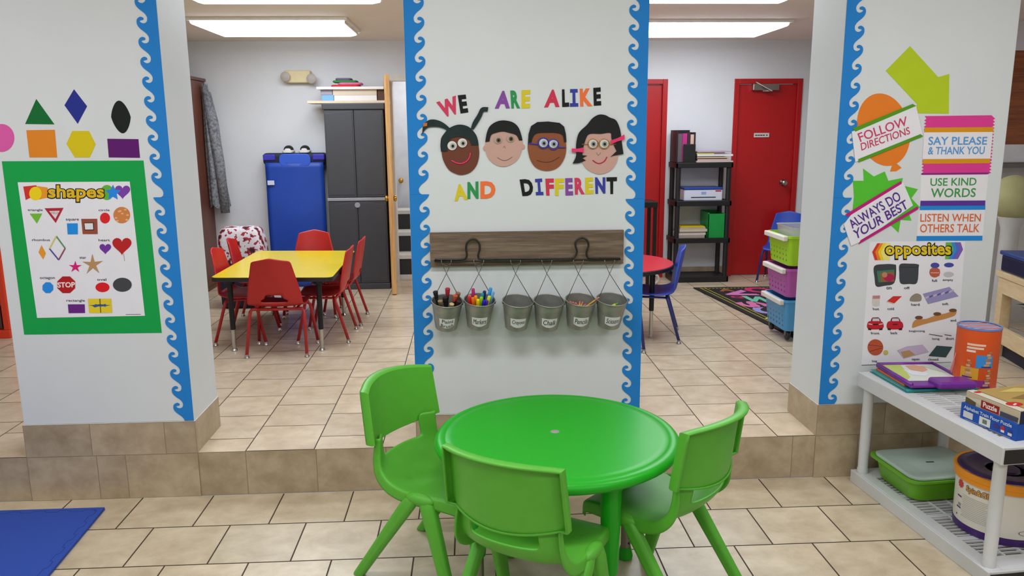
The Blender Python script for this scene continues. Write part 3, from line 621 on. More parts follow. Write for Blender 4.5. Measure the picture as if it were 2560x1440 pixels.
# ------------------------------------------------------------------ right pillar: arrow, balloon and burst signs, posters
ar = cutout('paper_arrow', c8((650, 98), (482, 268), (700, 500), (668, 562), (918, 565), (922, 290), (845, 312)), paper((178, 200, 36))); tag(ar, 'big lime paper arrow pointing down on the right pillar', 'paper arrow')
def sign(name, label, base): return thing(name, label, 'sign', W(*base), 0, 'behaviour signs on the right pillar')
def flat_text(par, rows, name='lettering', lift=.0022):
    mb = MB(); f = lambda x, y: W(x, y)+WALLN*lift
    for body, quad, col, b in rows: mb.text(body, quad, paper(col), f, WALLN, b)
    return obj(name, mb, None, par)
def flat_art(par, name, items, lift):
    mb = MB(); f = lambda x, y: W(x, y)+WALLN*lift
    for pts, col in items: mb.art(pts, paper(col), f, WALLN)
    return obj(name, mb, None, par)
s = sign('balloon_sign', 'FOLLOW DIRECTIONS sign, orange paper balloon under a white banner with green edges', (2232, 428))
cutout('balloon', c8(*[(467+182*math.cos(q)+(y_-0)*.11, 676+y_) for q in [2*PI*i/48 for i in range(48)] for y_ in [251*math.sin(q)]]), paper((226, 124, 38)), s)
cutout('balloon_knot', c8((528, 915), (560, 912), (592, 940), (555, 964), (512, 966)), paper((226, 124, 38)), s, th=.0008)
cutout('banner', c8((245, 690), (690, 512), (735, 712), (270, 900)), paper((228, 226, 234)), s, lift=.0028)
flat_art(s, 'stripe', [(c8((250, 668), (665, 498), (690, 512), (270, 690)), (84, 150, 30)), (c8((288, 880), (720, 706), (738, 722), (292, 902)), (84, 150, 30))], .0041)
flat_text(s, [('FOLLOW', c8((282, 702), (622, 582), (632, 645), (304, 762)), (200, 66, 106), .01), ('DIRECTIONS', c8((304, 770), (640, 655), (650, 705), (312, 822)), (196, 66, 96), .01)], lift=.0043)
s = sign('burst_sign', 'ALWAYS DO YOUR BEST sign, green paper burst under a white banner with magenta edges', (2240, 610))
cutout('burst', c8((325, 945), (400, 1000), (475, 965), (500, 1030), (600, 1010), (590, 1060), (705, 1088), (660, 1150), (720, 1215), (640, 1250), (660, 1305), (585, 1300), (570, 1388), (515, 1335), (250, 1260), (262, 1140), (255, 1030), (330, 1030)), paper((84, 190, 50)), s)
cutout('banner', c8((270, 1228), (600, 1040), (668, 1200), (330, 1440), (240, 1480), (190, 1330)), paper((228, 226, 234)), s, lift=.0028)
flat_art(s, 'stripe', [(c8((200, 1262), (585, 1030), (590, 1050), (215, 1280)), (186, 30, 120)), (c8((305, 1440), (700, 1205), (705, 1225), (290, 1470)), (186, 30, 120))], .0041)
flat_text(s, [('ALWAYS DO', c8((212, 1310), (560, 1098), (590, 1160), (250, 1362)), (86, 50, 140), .015), ('YOUR BEST', c8((250, 1375), (612, 1158), (640, 1215), (268, 1440)), (86, 50, 140), .015)], lift=.0043)
def zig(x0, y0, x1, y1, n, d):     # torn-ticket edge from (x0,y0) to (x1,y1)
    r = []
    for i in range(n): r += [(x0+(x1-x0)*i/n, y0+(y1-y0)*i/n), (x0+(x1-x0)*(i+.5)/n+d, y0+(y1-y0)*(i+.5)/n)]
    return r
s = sign('ticket_sign', 'SAY PLEASE & THANK YOU sign, pink ticket with gold bars', (2390, 436))
cutout('ticket', c8(*([(752, 582), (1215, 576)]+zig(1225, 588, 1195, 985, 18, 16)+[(1180, 986), (735, 990)]+zig(728, 980, 750, 590, 18, 16))), paper((216, 60, 144)), s)
flat_art(s, 'panel', [(c8((745, 692), (1222, 690), (1205, 878), (735, 880)), (228, 226, 232)), (c8((750, 662), (1228, 658), (1226, 692), (748, 695)), (214, 146, 24)), (c8((738, 880), (1204, 876), (1202, 908), (736, 912)), (214, 146, 24))], .0013)
flat_text(s, [('SAY PLEASE', c8((778, 725), (1185, 725), (1180, 780), (775, 782)), (86, 152, 214), .012), ('& THANK YOU', c8((778, 795), (1168, 792), (1162, 845), (772, 848)), (86, 152, 214), .012)])
s = sign('kind_words_sign', 'USE KIND WORDS sign, white card with thin purple top and bottom bars', (2390, 512))
cutout('card', c8((728, 975), (1195, 970), (1172, 1202), (718, 1203)), paper((228, 227, 232)), s, th=.0009)
flat_art(s, 'bar', [(c8((728, 977), (1195, 972), (1193, 984), (727, 988)), (120, 46, 130)), (c8((722, 1168), (1172, 1166), (1170, 1202), (720, 1204)), (88, 52, 150))], .0010)
flat_text(s, [('USE KIND', c8((792, 1012), (1112, 1008), (1108, 1062), (790, 1066)), (66, 150, 78), .012), ('WORDS', c8((796, 1082), (1108, 1080), (1102, 1142), (792, 1146)), (66, 150, 78), .012)], lift=.0012)
s = sign('listen_sign', 'LISTEN WHEN OTHERS TALK sign, white card between two blue bars', (2370, 602))
cutout('card', c8((716, 1203), (1172, 1202), (1152, 1446), (694, 1448)), paper((228, 227, 232)), s, th=.0009)
flat_art(s, 'bar', [(c8((718, 1204), (1172, 1202), (1170, 1230), (716, 1233)), (34, 134, 214)), (c8((696, 1412), (1152, 1410), (1150, 1444), (694, 1446)), (34, 134, 214))], .0010)
flat_text(s, [('LISTEN WHEN', c8((722, 1258), (1142, 1258), (1138, 1312), (720, 1314)), (216, 106, 62), .012), ('OTHERS TALK', c8((720, 1330), (1134, 1328), (1128, 1386), (718, 1388)), (216, 106, 62), .012)], lift=.0012)
po = thing('opposites_poster', 'white opposites poster with paired photos and a rainbow title', 'poster', W(2290, 915))
cutout('poster_sheet', d1((440, 146), (1220, 138), (1150, 1130), (372, 1156)), paper((228, 228, 234)), po, th=.0009)
A = MB(); WP = lambda x, y: W(x, y)+WALLN*.0010
a(d1((372, 1152), (1100, 1128), (1100, 1131), (372, 1157)), (90, 90, 104))
for k, cc in enumerate(((206, 58, 42), (232, 130, 36), (236, 206, 40), (236, 224, 120))):
    x = k*24; a(d1((500+x, 157), (610, 157), (600, 296), (480+x, 296), (458+x, 228)), cc)
for k, cc in enumerate(((128, 92, 180), (86, 104, 200), (52, 140, 210), (110, 178, 70))):
    x = k*26; a(d1((1060, 150), (1182-x, 149), (1202-x, 208), (1160-x, 286), (1055, 288)), cc)
at_('opposites', 556, 148, 1112, 295, (20, 18, 12), d1, .07); at_('opposites', 566, 158, 1102, 282, (226, 196, 30), d1, .025)
a(d1(*spline([(475, 345), (560, 328), (635, 330), (655, 350), (640, 480), (560, 505), (492, 510), (478, 440)], True)), (62, 66, 72))
a(d1((495, 385), (640, 372), (635, 468), (510, 478)), (62, 120, 90)); a(d1((520, 400), (640, 390), (638, 470), (530, 474)), (142, 96, 60)); a(d1(*circ(595, 438, 44, 32)), (170, 34, 80)); a(d1(*circ(560, 415, 22, 22)), (190, 130, 96))
a(d1(*spline([(685, 330), (760, 324), (835, 330), (838, 360), (825, 480), (760, 490), (690, 484), (680, 400)], True)), (64, 68, 74)); a(d1((690, 352), (832, 352), (832, 356), (690, 356)), (40, 44, 50))
a(d1(*circ(970, 395, 44, 42)), (186, 92, 72)); a(d1((930, 370), (1012, 370), (1008, 425), (936, 425)), (186, 92, 72)); a(d1(*circ(972, 338, 36, 22)), (70, 76, 160)); a(d1((935, 395), (1008, 395), (1006, 402), (936, 402)), (220, 170, 150))
a(d1(*circ(1086, 335, 40, 19)), (66, 76, 160)); a(d1(*circ(1084, 412, 42, 22)), (190, 190, 196))
a(d1(*circ(488, 640, 32, 34)), (206, 202, 196)); a(d1((458, 600), (522, 600), (518, 668), (460, 668)), (206, 202, 196)); a(d1((462, 586), (522, 584), (522, 610), (462, 612)), (190, 130, 130))
a(d1((630, 590), (702, 590), (640, 648), (580, 630)), (206, 50, 42)); a(d1((578, 632), (636, 648), (630, 654), (574, 638)), (226, 190, 150))
a(d1(*spline([(770, 630), (775, 595), (815, 568), (855, 580), (862, 615), (845, 632)], True)), (146, 136, 122))
a(d1((872, 570), (1090, 514), (1165, 590), (915, 655)), (150, 144, 190))
for k in range(7): a(d1((890+k*32, 600-k*8), (920+k*34, 588-k*9), (925+k*34, 596-k*9), (898+k*32, 612-k*8)), (92, 88, 160) if k % 2 else (200, 180, 204))
for k, x in enumerate((418, 578)):
    a(d1(*spline([(x+35, 798), (x+40, 768), (x+65, 764), (x+95, 766), (x+108, 798)], True)), (120, 30, 44)); a(d1((x+45, 772), (x+95, 772), (x+102, 796), (x+40, 796)), (206, 204, 214))
    a(d1(*spline([(x+8, 800), (x+60, 794), (x+122, 800), (x+130, 850), (x+65, 862), (x+2, 852)], True)), (190, 34, 48)); a(d1((x+6, 850), (x+34, 856), (x+32, 868), (x+8, 866)), (34, 30, 34)); a(d1((x+96, 856), (x+126, 850), (x+124, 866), (x+98, 868)), (34, 30, 34))
    a(d1((x+45, 816), (x+90, 815), (x+86, 826), (x+50, 827)), (60, 20, 26) if k == 0 else (110, 20, 34))
    if k == 0: a(d1((x+10, 812), (x+42, 818), (x+40, 824), (x+8, 820)), (220, 206, 200)); a(d1((x+94, 818), (x+126, 812), (x+126, 820), (x+96, 824)), (220, 206, 200))
a(d1(*spline([(785, 845), (790, 810), (820, 780), (900, 775), (980, 745), (1060, 730), (1140, 705), (1135, 745), (1050, 775), (950, 800), (860, 825), (800, 845)], True)), (196, 140, 80))
for x, y in ((840, 765), (990, 735), (1118, 706)): a(d1(*circ(x, y, 32, 15, 14)), (110, 76, 56))
a(d1((925, 898), (1036, 916), (1030, 920), (922, 902)), (60, 50, 56)); a(d1((1050, 902), (1108, 910), (1104, 915), (1048, 906)), (60, 50, 56))
a(d1(*circ(484, 1008, 64, 66)), (184, 84, 56)); a(d1((425, 985), (545, 1000), (545, 1003), (425, 989)), (90, 44, 34)); a(d1((436, 1040), (540, 1010), (540, 1014), (438, 1044)), (90, 44, 34)); a(d1(*circ(569, 1050, 20, 20)), (198, 186, 96))
a(d1((662, 1032), (740, 1000), (870, 985), (920, 1045), (800, 1075), (715, 1098)), (196, 180, 206)); a(d1((690, 1045), (760, 1030), (810, 1068), (716, 1096)), (186, 148, 104)); a(d1((985, 994), (1114, 1004), (1060, 1090), (918, 1078)), (56, 78, 80))
for s_, x, y, w in (('on', 572, 524, 42), ('off', 715, 522, 48), ('full', 944, 462, 42), ('empty', 1034, 460, 84), ('hot', 462, 694, 50), ('cold', 580, 692, 54), ('hard', 775, 658, 68), ('soft', 1028, 652, 50), ('front', 444, 892, 70), ('back', 606, 890, 56), ('end', 1096, 787, 46), ('beginning', 758, 876, 128), ('long', 948, 940, 58), ('short', 1058, 936, 66), ('big', 456, 1122, 40), ('open', 780, 1110, 64), ('closed', 912, 1106, 84)): word(s_, x, y, w, 20, d1)
obj('printed_picture', A, None, po)
# ================================================================== GREEN TABLE AND CHAIRS
green = mat('green_chair_plastic', (86, 172, 50), .42, var=.03, scale=30, bump=.02, spec=.4); greent = mat('green_table_plastic', (31, 164, 31), .34, var=.02, scale=30, bump=.015, spec=.28)
legsteel = mat('satin_steel', (150, 146, 138), .35, .85)
tb = thing('round_table', 'round glossy green plastic table with a grey centre plug', 'table', (.285, -.797, 0)); TZ, TR = .572, .424
m = MB(); m.lathe([(1e-4, TZ), (.36, TZ), (TR-.040, TZ), (TR-.036, TZ-.0025), (TR-.031, TZ-.001), (TR-.018, TZ-.001), (TR-.008, TZ-.005), (TR-.001, TZ-.014), (TR, TZ-.022), (TR-.003, TZ-.031), (TR-.012, TZ-.037), (TR-.016, TZ-.037), (TR-.017, TZ-.041), (TR-.03, TZ-.043), (TR-.04, TZ-.03), (1e-4, TZ-.03)], 96)
obj('tabletop', m, greent, tb, local=True, smooth=.7)
obj('centre_plug', MB().lathe([(1e-4, TZ+.0008), (.015, TZ+.0008), (.0165, TZ-.0005)], 28, (-.005, .008, 0)), mat('grey_plastic', (150, 146, 142), .5), tb, local=True, smooth=True)
for k in range(4):
    an = math.radians(27+90*k); x, y = .315*math.cos(an), .315*math.sin(an); zc = .20
    m = MB(); m.lathe([(.052, TZ-.03), (.05, TZ-.06), (.034, TZ-.085), (.032, TZ-.2), (.027, zc+.01), (.026, zc), (.02, zc)], 24, (x, y, 0))
    lg = obj('leg', m, greent, tb, local=True, smooth=.7)
    m = MB(); m.lathe([(.0195, zc+.02), (.0195, .045), (.0195, .0455)], 16, (x, y, 0)); obj('leg_extension', m, legsteel, lg, local=True, smooth=.8)
    m = MB()
    for q in range(6): m.lathe([(1e-4, 0), (.004, 0), (.004, .0006), (1e-4, .0006)], 10, (x+.0195*math.cos(an-1.6), y+.0195*math.sin(an-1.6), .07+q*.022), None, Matrix.Rotation(an-1.6, 3, 'Z') @ Matrix.Rotation(PI/2, 3, 'Y'))
    obj('hole', m, mat('dark_hole', (40, 38, 36), .8), lg, local=True)
    m = MB(); m.lathe([(1e-4, 0), (.022, 0), (.027, .005), (.028, .018), (.024, .034), (.021, .05), (1e-4, .05)], 20, (x, y, 0)); obj('foot_cap', m, greent, lg, local=True, smooth=.7)
def green_chair(label, x, y, deg):
    t = thing('plastic_chair', label, 'chair', (x, y, 0), math.radians(deg-90), 'green chairs around the round table')
    # seat and lower back: rows of (y, z, half width, forward curve of the sides, rise of the sides)
    RW = [(.185, .338, .150, 0, 0), (.190, .350, .158, 0, 0), (.182, .366, .166, 0, .001), (.14, .372, .174, 0, .005), (.08, .369, .178, 0, .008), (.01, .364, .180, 0, .011), (-.06, .362, .181, .004, .014), (-.118, .370, .181, .017, .018), (-.160, .390, .180, .031, .016), (-.190, .420, .177, .045, .008), (-.208, .452, .172, .056, 0), (-.217, .480, .167, .062, 0), (-.221, .504, .164, .066, 0), (-.224, .540, .164, .068, 0)]
    NC = 12; skirt = [(0, -1), (0, -1), (0, -1), (0, -1), (0, -1), (0, -1), (-.1, -1), (-.35, -.95), (-.65, -.75), (-.85, -.5), (-.95, -.25), (-1, 0), (-1, 0), (-1, 0)]
    V = []; Fc = []
    for i, (yy, zz, w, cf, cu) in enumerate(RW):
        d = .040 if i < 7 else .040-.0015*(i-7)*2
        sy, sz = skirt[i]; row = []
        for j in range(NC+1):
            u = -1+2*j/NC; row.append((w*u, yy+cf*u*u*abs(u)**.3, zz+cu*u*u*abs(u)))
        L_, R_2 = row[0], row[-1]
        row = [(L_[0]-.004, L_[1]+sy*d, L_[2]+sz*d), (L_[0]-.004, L_[1]+sy*.006, L_[2]+sz*.006)]+row+[(R_2[0]+.004, R_2[1]+sy*.006, R_2[2]+sz*.006), (R_2[0]+.004, R_2[1]+sy*d, R_2[2]+sz*d)]
        V += row
    n = NC+5
    for i in range(len(RW)-1):
        for j in range(n-1):
            if i in (10, 11) and 2+2 <= j < 2+NC-2: continue
            if i == 12: 
                if not (2+2 <= j < 2+NC-2): Fc.append((i*n+j, i*n+j+1, (i+1)*n+j+1, (i+1)*n+j))
                continue
            Fc.append((i*n+j, i*n+j+1, (i+1)*n+j+1, (i+1)*n+j))
    mb = MB(); mb.add(V, Fc); obj('seat_shell', mb, green, t, local=True, smooth=True, sub=2, solid=.0065, soff=0)
    # back panel with its thick rolled rim
    NR, NC2 = 8, 18; V = []
    def pan(i, j):
        v = i/NR; u = -1+2*j/NC2; w = .193-.008*v; z = .526+.180*v; yc = -.229-.026*v
        ye = .070; drop = -.022*(1-v)*(1-u*u)
        return Vector((w*u, yc+ye*u*u, z+drop+.017*(1-u*u)*v))
    cols = NC2+1; G = [[pan(i, j) for j in range(cols)] for i in range(NR+1)]
    Fc = []; idx = {}
    for i in range(NR+1):
        for j in range(cols): idx[i, j] = len(V); V.append(G[i][j])
    for i in range(NR):
        for j in range(NC2): Fc.append((idx[i, j], idx[i, j+1], idx[i+1, j+1], idx[i+1, j]))
    def outp(i, j, k):
        p = G[i][j].copy(); l = -1 if j == 0 else (1 if j == NC2 else 0); tp = 1 if i == NR else (-.3 if i == 0 else 0)
        o = (.0045, .005, .003)[k]; b = (.006, .024, .033)[k]
        p += Vector((l*o, -b*(.25 if i == 0 and l == 0 else 1), tp*o)); return p
    rim = [(i, 0) for i in range(NR+1)]+[(NR, j) for j in range(1, NC2+1)]+[(i, NC2) for i in range(NR-1, -1, -1)]+[(0, j) for j in range(NC2-1, 0, -1)]
    R0 = [idx[q] for q in rim]; prev = R0
    for k in range(3):
        cur = []
        for q in rim: cur.append(len(V)); V.append(outp(q[0], q[1], k))
        m_ = len(rim); Fc += [(prev[a_], prev[(a_+1) % m_], cur[(a_+1) % m_], cur[a_]) for a_ in range(m_)]; prev = cur
    mb = MB(); mb.add(V, Fc); bk = obj('backrest', mb, green, t, local=True, smooth=.75, solid=.0065, soff=0)
    # four tapering legs, two on each side meeting under the seat
    for s in (-1, 1):
        for (y0, y1) in ((.052, .157), (-.002, -.262)):
            P = []; ap = Vector((s*.181, y0, .366)); ft = Vector((s*.192, y1, 0)); d = (ft-ap)
            mb = MB(); ring = []
            for k, q in enumerate((-.0, .04, .10, .25, .6, .97, 1.0)):
                c = ap+d*q; hw = (.020, .027, .030, .029, .025, .0225, .021)[k]; tw = (.012, .018, .0195, .019, .018, .017, .015)[k]
                if k == 0: c = c+Vector((0, 0, .002))
                ring.append([c+Vector((sx*tw, sy*hw*1.05, 0)) for sx, sy in ((-1, -.55), (-.55, -1), (.55, -1), (1, -.55), (1, .55), (.55, 1), (-.55, 1), (-1, .55))])
            vs = [p for r in ring for p in r]; fs = [(a_*8+b_, a_*8+(b_+1) % 8, (a_+1)*8+(b_+1) % 8, (a_+1)*8+b_) for a_ in range(len(ring)-1) for b_ in range(8)]+[tuple(range(7, -1, -1)), tuple((len(ring)-1)*8+b_ for b_ in range(8))]
            mb.add(vs, fs); obj('leg', mb, green, t, local=True, smooth=.6, bevel=.004)
        # moulded cap where the two legs meet beside the seat
        mb = MB(); mb.ell((s*.181, .025, .362), (.0215, .062, .022)); obj('leg_cap', mb, green, t, local=True, smooth=True)
    # cross ribs under the seat
    mb = MB(); mb.box(-.172, -.03, .325, .172, -.018, .362).box(-.172, .06, .325, .172, .072, .366); obj('under_rib', mb, green, t, local=True, bevel=.003)
    return t
green_chair('green plastic chair left of the round green table, seen from its side', -.112, -.684, math.degrees(-.586))
green_chair('green plastic chair in front of the round green table, seen from behind', .182, -1.152, math.degrees(1.003))
green_chair('green plastic chair right of the round green table, turned away', .616, -.911, math.degrees(2.362))
# ------------------------------------------------------------------ foam mat
m = MB(); q = [PZ(262, 1268, .012), PZ(118, 1440, .012)]; e = (q[1]-q[0]).normalized()
z0 = q[0]; P = [z0, z0+e*1.25, z0+e*1.25+Vector((-1.25, e.x*1.25, 0)), z0+Vector((-1.25, .0, 0))]
teeth = []
def edge(p, q_, n, d):
    out = []; v = (q_-p); nn = Vector((-v.y, v.x, 0)).normalized()*d
    for i in range(n):
        for t_, o in ((0.25, 0), (.28, 1), (.5, 1.15), (.72, 1), (.75, 0)): out.append(p+v*((i+t_)/n)+nn*o)
    return out
mb = MB(); ring = []
for a_, b_ in zip(P, P[1:]+P[:1]): ring += [a_]
mb.prism([Vector((p.x, p.y, .0005)) for p in ring], (0, 0, .0125))
mt = obj('foam_mat', mb, mat('blue_foam', (36, 72, 168), .8, var=.05, scale=160, bump=.25), bevel=.002); tag(mt, 'blue foam floor mat lying on the lower tiles at the left edge', 'floor mat')
m = MB()
for a_, b_ in ((P[0], P[1]), (P[3], P[0])):
    v = (b_-a_).normalized(); nn = Vector((v.y, -v.x, 0))*.035
    pts = edge(a_+nn, b_+nn, 12, .012); m.tube([Vector((p.x, p.y, .0132)) for p in pts], .0011, 4)
obj('interlock_seam', m, mat('blue_foam_seam', (26, 54, 136), .85), mt)
# ================================================================== WHITE SHELF RACK AND WHAT IS ON IT
RO = Vector((1.733, -.052, 0)); RL = Vector((.0815, -.9967, 0)).normalized(); RWd = Vector((-RL.y, RL.x, 0))
RM = Matrix(((RWd.x, -RL.x, 0, RO.x), (RWd.y, -RL.y, 0, RO.y), (0, 0, 1, 0), (0, 0, 0, 1)))   # local: x across, y = away from the camera (0 .. -len)
RLN, RWI, RZ = .885, .462, .525
wplas = mat('white_rack_plastic', (206, 208, 210), .42, var=.02); bplas = mat('black_plastic', (26, 27, 29), .5)
rk = thing('shelf_rack', 'low white two-tier plastic shelf rack in front of the right pillar', 'shelf', (RO.x, RO.y, 0))
def deck(z0, z1, nm):
    mb = MB(); t = .045; zt = z1-.012
    B = lambda x0, y0, x1, y1, a_, b_: mb.box(x0, y0, a_, x1, y1, b_, None, RM)
    B(0, -RLN, .012, 0, z0, z1); B(RWI-.012, -RLN, RWI, 0, z0, z1); B(.012, -.012, RWI-.012, 0, z0, z1); B(.012, -RLN, RWI-.012, -RLN+.012, z0, z1)
    B(.012, -RLN+.012, t+.02, -.012, zt, z1); B(RWI-t-.02, -RLN+.012, RWI-.012, -.012, zt, z1); B(t+.02, -.10, RWI-t-.02, -.012, zt, z1); B(t+.02, -RLN+.012, RWI-t-.02, -RLN+.10, zt, z1)
    x0, x1 = t+.02, RWI-t-.02
    for k in range(1, 4): x = x0+(x1-x0)*k/4; B(x-.004, -RLN+.1, x+.004, -.1, zt, z1-.0005)
    n = 30
    for k in range(1, n):
        y = -.1-(RLN-.2)*k/n; w = .0028 if k % 8 else .012
        B(x0, y-w, x1, y+w, zt, z1-.001)
    d = obj(nm, mb, wplas, rk, bevel=.0025)
    mb = MB()
    mb.box(.008, -RLN-.003, z0+.004, RWI-.008, -RLN+.002, z1-.009, None, RM); mb2 = MB(); mb2.box(.035, -.002, z0+.006, RWI-.035, .003, z1-.012, None, RM)
    obj('end_panel', mb, bplas, d, bevel=.004, label='black end panel')
    obj('end_panel', mb2, bplas, d, bevel=.004, label='black end panel'); return d
deck(0, .057, 'bottom_shelf'); deck(RZ-.065, RZ, 'top_shelf')
for x in (.036, RWI-.036):
    for y in (-.036, -RLN+.045):
        p = RM @ Vector((x, y, 0)); mb = MB(); mb.lathe([(.024, .057), (.024, .075), (.0215, .08), (.0235, .3), (.0215, RZ-.08), (.024, RZ-.07), (.024, RZ-.064)], 24, (p.x, p.y, 0)); obj('post', mb, wplas, rk, smooth=.6)
def obox(name, c0, ex, w, d, z0, z1, m, parent=None, bev=.003):    # box from a far-left corner c0, ex = x-axis angle
    cx, sx_ = math.cos(ex), math.sin(ex); X = Vector((cx, sx_, 0)); Y = Vector((-sx_, cx, 0)); o = Vector((c0[0], c0[1], 0)); mb = MB()
    mb.prism([o+Vector((0, 0, z0)), o+X*w+Vector((0, 0, z0)), o+X*w-Y*d+Vector((0, 0, z0)), o-Y*d+Vector((0, 0, z0))], (0, 0, z1-z0)); return obj(name, mb, m, parent, bevel=bev), o, X, Y
# green tub with a milky lid
tub = thing('storage_tub', 'lime green plastic tub with a milky lid on the bottom shelf of the rack', 'tub', (1.985, -.255, .057))
def rrect(cx, cy, hx_, hy_, r, n=5, rot=0.):
    out = []
    for (sx, sy, a0) in ((1, 1, 0), (-1, 1, 90), (-1, -1, 180), (1, -1, 270)):
        for k in range(n+1):
            a_ = math.radians(a0+90*k/n); x, y = sx*(hx_-r)+r*math.cos(a_), sy*(hy_-r)+r*math.sin(a_); out.append((cx+x*math.cos(rot)-y*math.sin(rot), cy+x*math.sin(rot)+y*math.cos(rot)))
    return out
def loft(mb, rings, cap0=True, cap1=True, m=None):
    n = len(rings[0]); vs = [p for r in rings for p in r]
    fs = [(i*n+k, i*n+(k+1) % n, (i+1)*n+(k+1) % n, (i+1)*n+k) for i in range(len(rings)-1) for k in range(n)]
    if cap0: fs.append(tuple(range(n-1, -1, -1)))
    if cap1: fs.append(tuple((len(rings)-1)*n+k for k in range(n)))
    return mb.add(vs, fs, m)
RR = lambda hx_, hy_, r, z: [(x, y, z) for x, y in rrect(1.985, -.250, hx_, hy_, r, 6, .08)]
lime = mat('lime_tub_plastic', (104, 172, 30), .4, var=.03)
mb = MB(); loft(mb, [RR(.150, .128, .05, .0575), RR(.160, .138, .05, .066), RR(.176, .152, .05, .150), RR(.196, .170, .05, .153), RR(.197, .171, .05, .162), RR(.19, .165, .05, .163), RR(.172, .148, .05, .158), RR(.158, .136, .05, .075)]); obj('tub_body', mb, lime, tub, smooth=.7)
mb = MB(); loft(mb, [RR(.170, .146, .05, .156), RR(.180, .156, .05, .163), RR(.181, .157, .05, .170), RR(.176, .152, .05, .173), RR(.16, .136, .05, .171)]); lidm = mat('milky_lid', (176, 196, 186), .35, var=.03); ld = obj('lid', mb, lidm, tub, smooth=.7)
mb = MB(); mb.box(1.965, -.255, .1712, 2.0, -.246, .1722); obj('lid_slot', mb, mat('dark_slot', (50, 60, 54), .6), ld)
# round drum of toy pieces
DC = Vector((2.062, -.615, .057)); DR = .166
dr = thing('toy_drum', 'round white toy drum with orange rim and purple lid on the bottom shelf', 'toy drum', DC)
dw = mat('drum_paper', (222, 218, 208), .45, var=.01); dpu = mat('drum_purple', (70, 36, 112), .4); dor = mat('drum_orange', (230, 144, 18), .4)
obj('drum_body', MB().lathe([(1e-4, .001), (DR-.006, .001), (DR-.004, .03), (DR-.001, .03), (DR+.002, .215), (DR-.01, .22), (1e-4, .22)], 64, DC), dw, dr, smooth=.6)
obj('bottom_band', MB().lathe([(DR-.006, .0), (DR-.001, .002), (DR+.0005, .028), (DR-.004, .0285)], 64, DC), dpu, dr, smooth=.7)
obj('rim', MB().lathe([(DR, .205), (DR+.010, .206), (DR+.011, .222), (DR+.013, .224), (DR+.014, .244), (DR+.011, .247), (DR+.002, .246), (DR, .238)], 64, DC), dor, dr, smooth=.7)
obj('drum_lid', MB().lathe([(DR+.002, .236), (DR, .246), (DR-.006, .251), (DR-.035, .252), (DR-.05, .246), (.075, .244), (.07, .238), (.05, .238), (.045, .246), (1e-4, .247)], 64, DC), mat('drum_lid_purple', (58, 30, 84), .3), dr, smooth=.7)
def ondrum(deg, z, e=.0012):
    r = DR+.0005+.0025*(z-.03)/.185; a_ = math.radians(deg); return DC+Vector(((r+e)*math.cos(a_), (r+e)*math.sin(a_), z))
mb = MB(); mb.lay = 1
def dtext(body, d0, d1_, z0, z1, col, bold=0., e=.0012, sl=0.):
    V, Fc = glyphs(body, bold); mb.add([ondrum(d0+(d1_-d0)*u, z0+(z1-z0)*v+sl*u, e) for u, v in V], Fc, paper(col))
def drect(d0, d1_, z0, z1, col, e=.0008):
    n = max(2, int((d1_-d0)/4)); mb.add([ondrum(d0+(d1_-d0)*k/n, z0, e) for k in range(n+1)]+[ondrum(d0+(d1_-d0)*k/n, z1, e) for k in range(n+1)], [(k, k+1, n+2+k, n+1+k) for k in range(n)], paper(col))
def dblob(dc, zc, r1, r2, n, col, e=.0009):
    mb.add([ondrum(dc+math.degrees(x/DR), zc+y, e) for x, y in star(0, 0, r1, r2, n)], [tuple(range(2*n))], paper(col))
dtext('Spin&Glow', 187, 231, .160, .192, (110, 66, 30), .06, .0012); dtext('Spin&Glow', 188, 230, .162, .190, (222, 172, 96), .01, .0018)
dblob(176, .182, .019, .013, 9, (196, 70, 66))
for k in range(13): drect(181+(k % 3)*1.0, 226-(k*7 % 11), .146-k*.0072, .1472-k*.0072, (150, 144, 138))
for z in (.128, .082): drect(171, 180, z, z+.005, (84, 40, 100))
drect(174, 179, .092, .103, (150, 150, 146)); dblob(172, .052, .005, .003, 3, (40, 40, 40))
dblob(284, .148, .05, .036, 9, (206, 60, 58))
for k, w in enumerate(('CRA', 'GEM', 'GEM')): dtext(w, 273, 293, .160-k*.017, .172-k*.017, (96, 34, 84), .03, .0016)
dtext('115', 264, 282, .082, .102, (66, 36, 110), .05); dtext('PIECES', 264, 282, .071, .079, (66, 36, 110), .03)
mb.add([ondrum(276+math.degrees(x/DR), .035+y, .0011) for x, y in rrect(0, 0, .016, .022, .010, 4, .25)], [tuple(range(20+4))], paper((190, 56, 52)))
for k in range(20):
    a0 = 2*PI*k/20; a1_ = 2*PI*(k+1)/20; P2 = lambda a_, r: ondrum(262+7*math.cos(a_)*r, .058+.009*math.sin(a_)*r, .001); mb.add([P2(a0, 1), P2(a1_, 1), P2(a1_, .88), P2(a0, .88)], [(0, 1, 2, 3)], paper((60, 50, 56)))
dblob(296, .085, .018, .012, 8, (200, 60, 56)); obj('printed_label', mb, None, dr)
